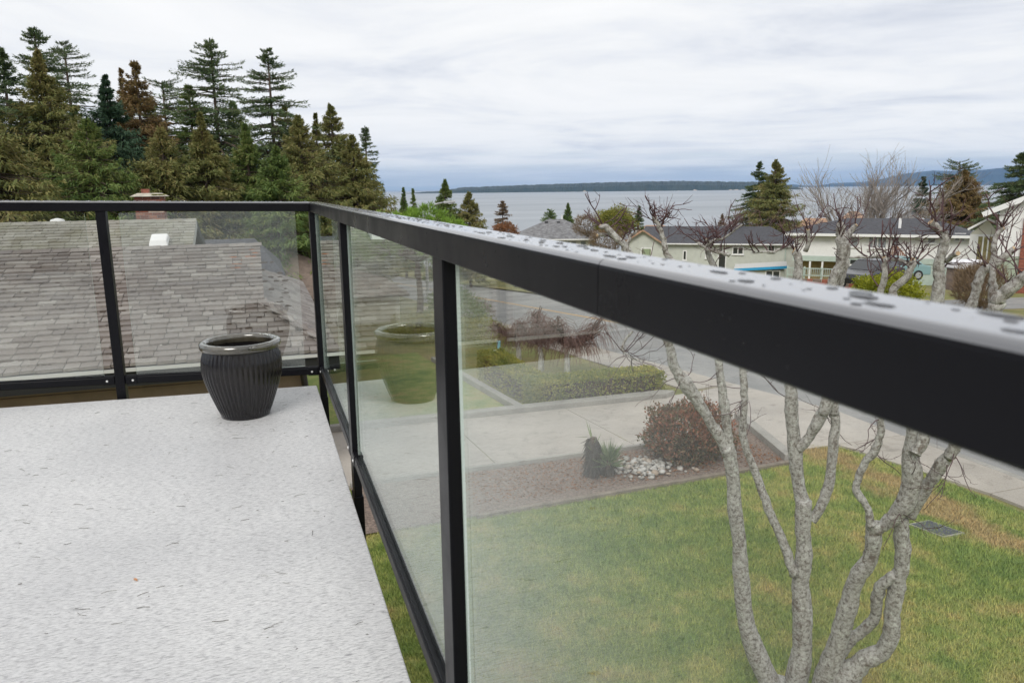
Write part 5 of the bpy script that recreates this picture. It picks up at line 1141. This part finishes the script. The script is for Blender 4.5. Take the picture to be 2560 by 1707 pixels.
# a few low sprouts below the rail and the leaning twig beside the weeping trees
for nm, k0, cnt_ in (('A1', 0.35, 5), ('A3', 0.5, 5), ('B1', 0.5, 4), ('D1', 0.55, 6), ('D2', 0.35, 4), ('D3', 0.35, 6), ('B2', 0.25, 4)):
    P, R = S[nm]
    for i in range(cnt_):
        k = int(len(P)*np.clip(FT.normal(k0, 0.1), 0.02, 0.98)); v = FT.normal(0, 0.8, 3); v[2] = v[2]*0.5+0.1; twig(P[k], v, FT.uniform(0.2, 0.4), 0.0035, 2)
tag(tw.obj('twigs', M['twig_red'], ft, smooth=True), 'thin dark red twigs', kind='stuff')
pz_ = px(z7, (1300, 345, 7), (1240, 430, 7), (1245, 490, 5), (1300, 525, 4), (1370, 560, 3)); P, R = stem(pz_, 5.1, 5.0, False, 'limb')
tw2 = MB(); tw, sv = tw2, tw
for i in range(14): twig(P[FT.integers(len(P)//3, len(P))], FT.normal(0, 0.8, 3), FT.uniform(0.15, 0.35), 0.0028, 2)
tag(tw2.obj('twigs', M['twig_red'], ft, smooth=True), kind='stuff')

# ------------------------------------------------------------------ bare trees across the street
def bare_tree(label, x, ytop, ybase, d, half, stems, seed, mat='twig_grey', name='bare_tree', rad0=0.16, depth=5, upb=0.5):
    r = np.random.default_rng(seed); b0 = atd(x, ybase, d); gz = float(g(b0[0], b0[1])); H = atd(x, ytop, d)[2]-gz
    t = empty(name, (b0[0], b0[1], min(gz, b0[2])), label, 'tree'); lim = MB(); fine = MB(); W = half*d/1900
    def grow(p, v, L_, rad, dep):
        n = 4; P = [p]; 
        for i in range(n):
            v = unit(v+r.normal(0, 0.10, 3)+np.array([0, 0, 0.05*upb])); P.append(P[-1]+v*L_/n)
        (lim if dep >= depth-1 else fine).tube(P, np.linspace(rad, rad*0.62, n+1), 5 if dep > 2 else 3, False)
        if dep > 0:
            for i in range(r.integers(2, 5)):
                k = r.integers(2, n+1); a = unit(v + r.normal(0, 0.33, 3)+np.array([0, 0, 0.12])); grow(P[k], a, L_*r.uniform(0.6, 0.88), max(rad*0.55, 0.014), dep-1)
    for i in range(stems):
        a = -1+2*(i+0.5)/stems; v = unit(np.array([a*W/H*1.25, -a*W/H*0.9+r.uniform(-1, 1)*W/H*0.5, 1.0])); grow(np.array([b0[0], b0[1], min(gz, b0[2])-0.1]), v, H*0.36, rad0, depth)
    lim.obj('trunk', M['twig_grey'], t, smooth=True); tag(fine.obj('crown', M[mat], t), kind='stuff')
    return t
bare_tree('large leafless grey tree standing against the water', 2172, 398, 575, 78, 105, 7, 3, rad0=0.22)
bare_tree('pinkish leafless tree left of the large bronze cedar', 1850, 490, 580, 85, 28, 4, 5, 'twig_weep', rad0=0.07, depth=4)
shrub('orange_shrub', 'orange-brown round shrub under the bronze sparse conifer', tuple(atd(1262, 582, 70)), (1.15, 1.0, 0.85), 3000, 'orange_shrub', 0.2, 0.035, 21, up=0.5)
shrub('clipped_tree', 'round clipped olive tree beside the gabled sage house', tuple(atd(1540, 556, 84)), (2.05, 1.9, 1.55), 12000, 'juniper', 0.2, 0.05, 22, cat='tree', power=1.2, basez=-8.6)
shrub('brown_thicket', 'brown leafless thicket between hip roof and clipped tree', tuple(atd(1470, 565, 86)), (1.5, 1.2, 1.2), 2600, 'brown_con', 0.45, 0.02, 23, up=0.9)
shrub('brown_thicket', 'brown thicket left of the gabled sage house at the wall foot', tuple(atd(1520, 600, 78)), (1.8, 1.0, 1.0), 2600, 'brown_con', 0.4, 0.02, 24, up=0.9)
shrub('chartreuse_shrub', 'bright yellow-green shrub seen between the pruned stems', tuple(atd(2215, 728, 34)), (1.3, 1.0, 0.68), 9000, 'chartreuse', 0.12, 0.03, 25)
shrub('bare_shrub', 'grey-brown dense leafless shrub before the dull green wall', tuple(atd(2452, 715, 38)), (0.95, 0.9, 0.95), 5000, 'brown_con', 0.3, 0.012, 26, up=1.2)

# ------------------------------------------------------------------ houses across the street
def window(parent, x0, x1, z0, z1, Y, pane_mat='pane', fr=0.09, mull=0):
    mb = MB(); mb.box((x0-fr, Y-0.06, z0-fr), (x1+fr, Y-0.005, z1+fr)); w_ = mb.obj('window', M['white'], parent)
    mb = MB(); mb.box((x0, Y-0.075, z0), (x1, Y-0.062, z1)); mb.obj('pane', M[pane_mat], w_)
    for i in range(mull):
        xm = x0+(x1-x0)*(i+1)/(mull+1); mb = MB(); mb.box((xm-.04, Y-0.085, z0), (xm+.04, Y-0.076, z1)); mb.obj('mullion', M['white'], w_)
    mb = MB(); mb.box((x0-fr-.05, Y-0.12, z0-fr-.07), (x1+fr+.05, Y-0.061, z0-fr)); mb.obj('sill', M['white'], w_)
def pxX(x, y, Y): return lony(x, y, Y)[0]
def pxZ(x, y, Y): return lony(x, y, Y)[2]
# grey hip-roofed house
face(1385); Y1 = 90.0; e = lempty('hip_roof_house', (pxX(1390, 600, Y1), Y1, -10), 'house with plain grey hip roof left of the clipped tree', 'house')
xl, xr = pxX(1272, 600, Y1), pxX(1500, 600, Y1); ze = pxZ(1400, 598, Y1); zr = pxZ(1390, 548, Y1+5)
mb = MB(); hip_roof(mb, xl, xr, Y1, Y1+10, ze, zr, pxX(1372, 549, Y1+5), pxX(1408, 549, Y1+5)); mb.obj('roof', M['roof_grey'], e)
mb = MB(); mb.box((xl+.5, Y1+.5, -10.5), (xr-.5, Y1+9.5, ze-.13)); mb.obj('wall', M['white'], e)
mb = MB(); mb.box((xl-.03, Y1-.1, ze-.14), (xr+.03, Y1-.005, ze+.01)); mb.obj('gutter', M['white'], e)
for xa in (1395, 1412, 1428, 1452, 1474): window(e, pxX(xa, 605, Y1+.5), pxX(xa+12, 605, Y1+.5), ze-1.5, ze-.35, Y1+.5, 'curtain')
for xa, zz_ in ((1366, 556), (1396, 556)):
    q_ = lony(xa, zz_, Y1+4.2); mb = MB(); mb.box(q_-[.2, .2, .3], q_+[.2, .2, .1]); mb.obj('roof_vent', M['fascia_dark'], e)
q_ = lony(1405, 543, Y1+5); mb = MB(); mb.tube([q_-[0, 0, .6], q_+[0, 0, .25]], 0.09, 7); mb.obj('vent_pipe', M['white'], e)
# sage house with front gable and dark roof
face(1790); Y2 = 79.0; e = lempty('gabled_house', (pxX(1790, 690, Y2), Y2, -8.4), 'pale sage house with dark roof and small front gable', 'house')
xr = pxX(2000, 610, Y2); xg1 = pxX(1664, 620, Y2); xg0 = pxX(1556, 620, Y2); ze = pxZ(1900, 609, Y2); zr = pxZ(1800, 566, Y2+4.5)
mb = MB(); xm0 = pxX(1610, 575, Y2+3); xrr = pxX(1925, 566, Y2+4.5)
mb.plate([(xm0, Y2-.4, ze), (xr, Y2-.4, ze), (xrr, Y2+4.5, zr), (xm0, Y2+4.5, zr)], .12); mb.plate([(xr, Y2-.4, ze), (xr, Y2+9.4, ze), (xrr, Y2+4.5, zr)], .12); mb.plate([(xr, Y2+9.4, ze), (xm0, Y2+9.4, ze), (xm0, Y2+4.5, zr), (xrr, Y2+4.5, zr)], .12)
mb.obj('roof', M['roof_dark'], e)
xgm = (xg0+xg1)/2; zg = pxZ(1595, 574, Y2-1)
mb = MB(); mb.plate([(xg1+.1, Y2-1.4, ze-.1), (xg1+.1, Y2+4.6, ze-.1), (xgm, Y2+4.6, zg+.02), (xgm, Y2-1.4, zg+.02)], .1); mb.plate([(xgm, Y2-1.4, zg+.02), (xgm, Y2+4.6, zg+.02), (xg0-.1, Y2+4.6, ze-.1), (xg0-.1, Y2-1.4, ze-.1)], .1); mb.obj('gable_roof', M['roof_dark'], e)
for sx in (xg0-.12, xg1+.12):
    mb = MB(); mb.beam((sx, Y2-1.43, ze-.18), (xgm, Y2-1.43, zg-.06), .06, .16); mb.obj('rake_board', M['roof_tan'], e)
mb = MB(); mb.add([(xg0, Y2-1, -8.6), (xg1, Y2-1, -8.6), (xg1, Y2-1, ze-.2), (xgm, Y2-1, zg-.12), (xg0, Y2-1, ze-.2)], [(0, 1, 2, 3, 4)]); mb.box((xg0, Y2-.99, -8.6), (xg1, Y2+3, ze-.25)); mb.obj('gable_wall', M['sage'], e)
mb = MB(); mb.box((xg1+.01, Y2, -8.6), (xr-.4, Y2+9, ze-.14)); mb.obj('wall', M['sage'], e)
mb = MB(); mb.box((xg1+.15, Y2-.5, ze-.13), (xr, Y2-.405, ze-.01)); mb.obj('gutter', M['white'], e)
def win10(par, x0, x1, y0, y1, Y, mat='pane', mull=0):
    a = z10(x0, y1); b_ = z10(x1, y0); window(par, pxX(*a, Y), pxX(*b_, Y), pxZ(*a, Y), pxZ(*b_, Y), Y, mat, 0.1, mull)
win10(e, 560, 668, 462, 575, Y2-1, 'blind'); win10(e, 805, 832, 480, 590, Y2); win10(e, 1035, 1062, 490, 580, Y2); win10(e, 1290, 1345, 480, 560, Y2)
win10(e, 1595, 1705, 450, 515, Y2, 'pane', 1); win10(e, 1995, 2060, 425, 490, Y2); win10(e, 1430, 1510, 500, 680, Y2)
mb = MB(); q_ = lony(*z10(2185, 560), Y2-.1); mb.tube([(q_[0], Y2-.1, ze-.1), (q_[0], Y2-.1, -8.5)], .06, 6); mb.obj('downspout', M['mint'], e)
# lean-to with bright blue fascia
face(1900); Y3 = 71.0; ln_ = lempty('lean_to', (pxX(1900, 690, Y3), Y3, -7.8), 'low white outbuilding with bright blue fascia before the sage house', 'outbuilding')
xa, xb = pxX(1835, 672, Y3), pxX(1968, 668, Y3); zt0, zt1 = pxZ(1835, 671, Y3), pxZ(1968, 664, Y3); hh = pxZ(1835, 671, Y3)-pxZ(1835, 677.5, Y3)
mb = MB(); mb.beam((xa, Y3-.3, zt0-hh/2), (xb, Y3-.3, zt1-hh/2), .06, hh); mb.obj('fascia', M['sky_blue'], ln_)
mb = MB(); mb.plate([(xa, Y3-.26, zt0-.01), (xb, Y3-.26, zt1-.01), (xb, Y3+3, zt1+.1), (xa, Y3+3, zt0+.1)], .08); mb.obj('roof', M['gutter'], ln_)
mb = MB(); mb.box((xa+.2, Y3, -8.1), (xb-.2, Y3+3, zt0-.12)); mb.obj('wall', M['sage'], ln_)
win10(ln_, 1968, 2118, 718, 800, Y3, 'pane', 1)
# white two-storey house
face(2210); Y4 = 66.0; e = lempty('white_house', (pxX(2200, 690, Y4), Y4, -7.6), 'long white two-storey house with dark roof and mint trim', 'house')
xl, xr = pxX(1962, 586, Y4-.6), pxX(2455, 583, Y4-.6); ze = pxZ(2200, 587, Y4-.6); zr = pxZ(2250, 546, Y4+4)
mb = MB(); hip_roof(mb, xl, xr, Y4-.6, Y4+8.6, ze, zr, pxX(2120, 548, Y4+4), pxX(2330, 548, Y4+4)); mb.obj('roof', M['roof_dark'], e)
mb = MB(); mb.box((xl-.02, Y4-.72, ze-.17), (xr+.02, Y4-.61, ze+.03)); mb.obj('gutter', M['white'], e)
xl2, xr2 = pxX(1985, 620, Y4), pxX(2440, 620, Y4); zm_ = pxZ(2200, 644, Y4)
mb = MB(); mb.box((xl2, Y4, zm_), (xr2, Y4+8, ze-.13)); mb.obj('upper_wall', M['white'], e)
mb = MB(); mb.box((xl2-.05, Y4-.05, zm_-.42), (xr2, Y4+8, zm_-.005)); mb.obj('trim_band', M['mint'], e)
mb = MB(); mb.box((xl2+.1, Y4+1.6, -8.2), (pxX(2120, 650, Y4), Y4+8, zm_-.43)); mb.obj('carport_wall', M['tan_wall'], e)
mb = MB(); mb.box((pxX(2120, 650, Y4)+.02, Y4+.02, -8.2), (xr2-.05, Y4+8, zm_-.43)); mb.obj('lower_wall', M['mint'], e)
for xa in (2025, 2056): 
    q_ = lony(xa, 660, Y4+.1); mb = MB(); mb.box((q_[0]-.07, Y4, -8.2), (q_[0]+.07, Y4+.14, zm_-.43)); mb.obj('carport_post', M['white'], e)
def winS(par, x0, x1, y0, y1, Y, mat='pane', mull=0): window(par, pxX(x0, y1, Y), pxX(x1, y0, Y), pxZ(x0, y1, Y), pxZ(x1, y0, Y), Y, mat, 0.08, mull)
winS(e, 2172, 2216, 594, 618, Y4, 'curtain', 3); winS(e, 2125, 2145, 594, 615, Y4, 'curtain'); winS(e, 2233, 2247, 595, 625, Y4, 'curtain'); winS(e, 2320, 2338, 593, 606, Y4, 'curtain'); winS(e, 2388, 2412, 586, 601, Y4, 'curtain', 1); winS(e, 2125, 2160, 650, 660, Y4+.02); winS(e, 2284, 2297, 642, 652, Y4+.02)
q_ = lony(2249, 570, Y4+1.5); mb = MB(); mb.box((q_[0]-.1, Y4+1.2, ze-.1), (q_[0]+.1, Y4+1.5, pxZ(2249, 546, Y4+1.4))); mb.obj('flue_pipe', M['white'], e)
q_ = lony(2306, 548, Y4+3); mb = MB(); mb.tube([(q_[0], Y4+3, zr-.9), (q_[0], Y4+3, q_[2])], .07, 7); mb.tube([(q_[0], Y4+3, q_[2]-.02), (q_[0], Y4+3, q_[2]+.1)], [.18, .06], 8); mb.obj('vent_pipe', M['galv'], e)
# outside stair of the white house
st_ = lempty('wooden_stair', (pxX(2250, 650, Y4-1), Y4-1, -7.6), 'red-brown wooden stair rail on the front of the white house', 'stair')
a, b_ = lony(2228, 617, Y4-.8), lony(2270, 648, Y4-.8)
mb = MB(); mb.beam(a, lony(2243, 616, Y4-.8), .08, .1); mb.beam(lony(2243, 616, Y4-.8), b_, .08, .1); mb.obj('handrail', M['redwood'], st_)
for i in range(11):
    x = 2228+i*4; yt = 617 if x < 2243 else 617+(x-2243)/27*31; q_ = lony(x, yt, Y4-.8); mb = MB(); mb.box((q_[0]-.035, Y4-.83, q_[2]-.95), (q_[0]+.035, Y4-.77, q_[2]-.02)); mb.obj('baluster', M['redwood'], st_)
mb = MB(); mb.beam(lony(2228, 641, Y4-.8), lony(2243, 641, Y4-.8), .9, .12); mb.beam(lony(2243, 641, Y4-.8), lony(2275, 676, Y4-.8), .9, .2); mb.obj('steps', M['redwood'], st_)
# right-hand house with white gable, brick corner
face(2500); Y5 = 55.0; e = lempty('gable_end_house', (pxX(2520, 700, Y5), Y5, -6), 'white gabled house at the right edge with brick corner and olive curtains', 'house')
a, b_ = lony(2457, 532, Y5-.5), lony(2700, 438, Y5-.5); zlow = pxZ(2500, 640, Y5)
sd_ = np.array([0.0, 7.0]); mb = MB(); mb.plate([(a[0], Y5-.5, a[2]), (b_[0], Y5-.5, b_[2]), (b_[0]+sd_[0], Y5-.5+sd_[1], b_[2]-.3), (a[0]+sd_[0], Y5-.5+sd_[1], a[2]-.3)], .14); mb.obj('roof', M['roof_grey'], e)
mb = MB(); mb.beam(a-[0, .03, .12], b_-[0, .03, .12], .06, .3); mb.obj('rake_board', M['white'], e)
xw = pxX(2492, 600, Y5); mb = MB(); zz0 = a[2]-.2
mb.add([(xw, Y5, zlow), (b_[0], Y5, zlow), (b_[0], Y5, b_[2]-.2), (xw, Y5, a[2]-.2+(xw-a[0])*(b_[2]-a[2])/(b_[0]-a[0]))], [(0, 1, 2, 3)]); mb.prism([(xw+.02, Y5+.01), (b_[0], Y5+.01), (b_[0]+sd_[0]*.9, Y5+sd_[1]*.9), (xw+.02+sd_[0]*.9, Y5+sd_[1]*.9)], zlow, a[2]-.25); mb.obj('wall', M['white'], e)
mb = MB(); mb.prism([(xw+.02, Y5+.02), (b_[0], Y5+.02), (b_[0]+sd_[0]*.9, Y5+sd_[1]*.9), (xw+.02+sd_[0]*.9, Y5+sd_[1]*.9)], -6.6, zlow-.02); mb.obj('lower_wall', M['dull_green'], e)
bk_ = MB(); bx = pxX(2549, 640, Y5); z_ = -6.4
while z_ < a[2]-.3: bk_.box((bx, Y5-.16, z_), (b_[0], Y5-.005, z_+.19)); z_ += .205
bk_.obj('brick_pier', M['brick_wall'], e)
# its lower wing with olive curtains
xa, xb = pxX(2425, 590, Y5+2), xw; ztop = pxZ(2460, 585, Y5+2)
mb = MB(); mb.prism([(xa, Y5+2), (xb+.1, Y5+2), (xb+.1+sd_[0]*.6, Y5+2+sd_[1]*.6), (xa+sd_[0]*.6, Y5+2+sd_[1]*.6)], -6.6, ztop); mb.obj('wing_wall', M['white'], e)
c0, c1, c2 = lony(2418, 572, Y5+1.6), lony(2470, 545, Y5+1.6), lony(2512, 562, Y5+1.6)
mb = MB(); mb.plate([(c0[0], Y5+1.6, c0[2]), (c1[0], Y5+1.6, c1[2]), (c1[0]+sd_[0]*.6, Y5+1.6+sd_[1]*.6, c1[2]-.2), (c0[0]+sd_[0]*.6, Y5+1.6+sd_[1]*.6, c0[2]-.2)], .12); mb.plate([(c1[0], Y5+1.6, c1[2]), (c2[0], Y5+1.6, c2[2]), (c2[0]+sd_[0]*.6, Y5+1.6+sd_[1]*.6, c2[2]-.2), (c1[0]+sd_[0]*.6, Y5+1.6+sd_[1]*.6, c1[2]-.2)], .12); mb.obj('wing_roof', M['white'], e)
mb = MB(); mb.add([(xa, Y5+1.98, ztop-.02), (xb+.1, Y5+1.98, ztop-.02), (c1[0], Y5+1.98, c1[2]-.14)], [(0, 1, 2)]); mb.obj('wing_gable', M['cream'], e)
winS(e, 2440, 2485, 592, 650, Y5+2, 'olive_curtain', 2)
for (px0, px1, pya, pyb, dY, ml, lb) in ((2105, 2162, 528, 546, 95, 'roof_tan', 'low pale flat roof behind the left end of the white house'), (2236, 2335, 529, 552, 92, 'roof_grey', 'grey hip roof behind the middle of the white house'), (2330, 2425, 546, 566, 88, 'roof_brown', 'low brown roof behind the right end of the white house'), (1968, 2110, 545, 580, 98, 'roof_tan', 'tan roof between sage and white houses'), (1585, 1690, 563, 580, 104, 'roof_tan', 'orange-tan roof behind the sage gable')):
    face((px0+px1)/2); x0, x1 = pxX(px0, pyb, dY), pxX(px1, pyb, dY); za, zb_ = pxZ(px0, pyb, dY), pxZ(px0, pya, dY+3); hb = lempty('background_house', ((x0+x1)/2, dY, -9), lb, 'house')
    mb = MB(); hip_roof(mb, x0, x1, dY, dY+6, za, zb_, x0+(x1-x0)*.3, x0+(x1-x0)*.7); mb.obj('roof', M[ml], hb); mb = MB(); mb.box((x0+.3, dY+.3, -10), (x1-.3, dY+5.7, za-.13)); mb.obj('wall', M['cream'], hb)
# fence of thin green pickets, retaining wall, cars, covered load
face(2080); fe = lempty('picket_fence', (pxX(2100, 690, 57), 57, -7), 'thin grey-green picket fence before the white house', 'fence')
xa, xb = pxX(1968, 690, 57), pxX(2185, 690, 57); z0f, z1f = pxZ(2080, 693, 57), pxZ(2080, 671, 57)
pk = MB(); pk.box((0, 0, 0), (.035, .03, z1f-z0f)); pkm = pk.mesh('picket'); pkm.materials.append(M['mint'])
x = xa
while x < xb:
    o = bpy.data.objects.new('picket', pkm); COL.objects.link(o); o.parent = fe; o.location = Vector((x, 56.95, z0f))-Vector(LOCAL[fe.name]); x += 0.13
for zz_ in (z0f+.05, z1f-.08): mb = MB(); mb.box((xa, 57.0, zz_), (xb, 57.05, zz_+.06)); mb.obj('rail', M['mint'], fe)
for i in range(6): x = xa+(xb-xa)*i/5; mb = MB(); mb.box((x-.06, 57.06, z0f-.9), (x+.06, 57.16, z1f+.06)); mb.obj('post', M['mint'], fe)
rw = lempty('retaining_wall', (pxX(2080, 715, 54), 54, -6.5), 'low red-brown stone retaining wall below the picket fence', 'wall')
x = pxX(1990, 705, 54); xe = pxX(2150, 705, 54); r = np.random.default_rng(9)
for lay in range(3):
    xx = x - lay*.13
    while xx < xe:
        w_ = r.uniform(.35, .6); zb_ = pxZ(2080, 722-lay*7.5, 54); mb = MB(); mb.box((xx, 53.8+lay*.06+r.uniform(0, .05), zb_-.03), (xx+w_-.02, 54.2, zb_+.2)); mb.obj('block', M['brick_wall'] if r.random() < .6 else M['mulch'], rw, bevel=.02); xx += w_
def car(label, c, L_, W_, H_, rz, body, seed):
    t = empty('parked_car', tuple(c), label, 'car', 'cars parked before the white house'); t.rotation_euler = (0, 0, rz)
    def part(mb, name, mat, par=t, bevel=0.0):
        me = mb.mesh(name); me.materials.append(mat); o = bpy.data.objects.new(name, me); COL.objects.link(o); o.parent = par
        if bevel: m_ = o.modifiers.new('bevel', 'BEVEL'); m_.width = bevel; m_.segments = 3
        return o
    w2 = W_/2
    def loft(prof, half): 
        mb = MB(); n = len(prof); V = [(x, -half(z), z) for x, z in prof]+[(x, half(z), z) for x, z in prof]
        mb.add(V, [tuple(range(n)), tuple(range(2*n-1, n-1, -1))]+[(i, n+i, n+(i+1) % n, (i+1) % n) for i in range(n)]); return mb
    b = part(loft([(-L_/2, .32), (L_/2, .32), (L_/2, .62), (L_/2-.12, .78), (L_*.22, .92), (-L_*.38, .95), (-L_/2, .85)], lambda z: w2-.03*(z > .8)), 'body', body, bevel=.06)
    cab = part(loft([(-L_*.40, .93), (L_*.22, .90), (L_*.04, H_-.04), (-L_*.10, H_), (-L_*.28, H_-.05)], lambda z: w2-.08-.16*(z > 1.2)), 'cabin', body, bevel=.05)
    part(loft([(-L_*.36, .97), (L_*.17, .95), (L_*.03, H_-.12), (-L_*.26, H_-.12)], lambda z: w2-.062-.15*(z > 1.2)), 'window', M['pane'], cab)
    mb = MB(); mb.add([(L_*.215, -w2+.14, .93), (L_*.215, w2-.14, .93), (L_*.055, w2-.26, H_-.1), (L_*.055, -w2+.26, H_-.1)], [(0, 1, 2, 3)]); V = mb.v[0]; V[:, 0] += .035; part(mb, 'windscreen', M['pane'], cab)
    for sx in (-1, 1):
        for sy in (-1, 1):
            mb = MB(); mb.tube([(sx*L_*.31, sy*(w2-.2), .31), (sx*L_*.31, sy*(w2+.01), .31)], .31, 16); w_ = part(mb, 'wheel', M['tyre'])
            mb = MB(); mb.tube([(sx*L_*.31, sy*(w2+.005), .31), (sx*L_*.31, sy*(w2+.02), .31)], .19, 12); part(mb, 'rim', M['galv'], w_)
    for sy in (-1, 1):
        mb = MB(); mb.box((L_/2-.05, sy*(w2-.25)-.17, .6), (L_/2+.012, sy*(w2-.25)+.17, .73)); part(mb, 'headlight', M['lamp_glass'], b)
        mb = MB(); mb.box((-L_/2-.012, sy*(w2-.2)-.13, .62), (-L_/2+.05, sy*(w2-.2)+.13, .8)); part(mb, 'tail_light', M['brick_wall'], b)
q_ = atd(2222, 692, 52); zc_ = float(g(q_[0], q_[1])); q_[2] = atd(2222, 698, 52)[2]; car('pale teal car half hidden by the yellow-green shrub', q_, 4.3, 1.75, 1.42, 2.9, M['car_paint'], 1)
q_ = atd(2172, 716, 42); car('black car showing its front left of the yellow-green shrub', q_, 4.2, 1.7, 1.4, 3.5, M['car_black'], 2)
q_ = atd(2448, 672, 40); tb = empty('covered_load', (q_[0], q_[1], q_[2]-.9), 'box shape under a white tarpaulin left of the dull green wall', 'tarpaulin')
mb = MB(); a_ = ony(2415, 676, q_[1]); b_ = ony(2482, 652, q_[1]); mb.box((a_[0], q_[1], a_[2]), (b_[0], q_[1]+1.2, b_[2])); mb.obj('cover', M['tarp'], tb, bevel=.08); mb = MB(); mb.box((a_[0]+.1, q_[1]+.1, a_[2]-1.0), (b_[0]-.1, q_[1]+1.1, a_[2]+.05)); mb.obj('load', M['roof_brown'], tb)
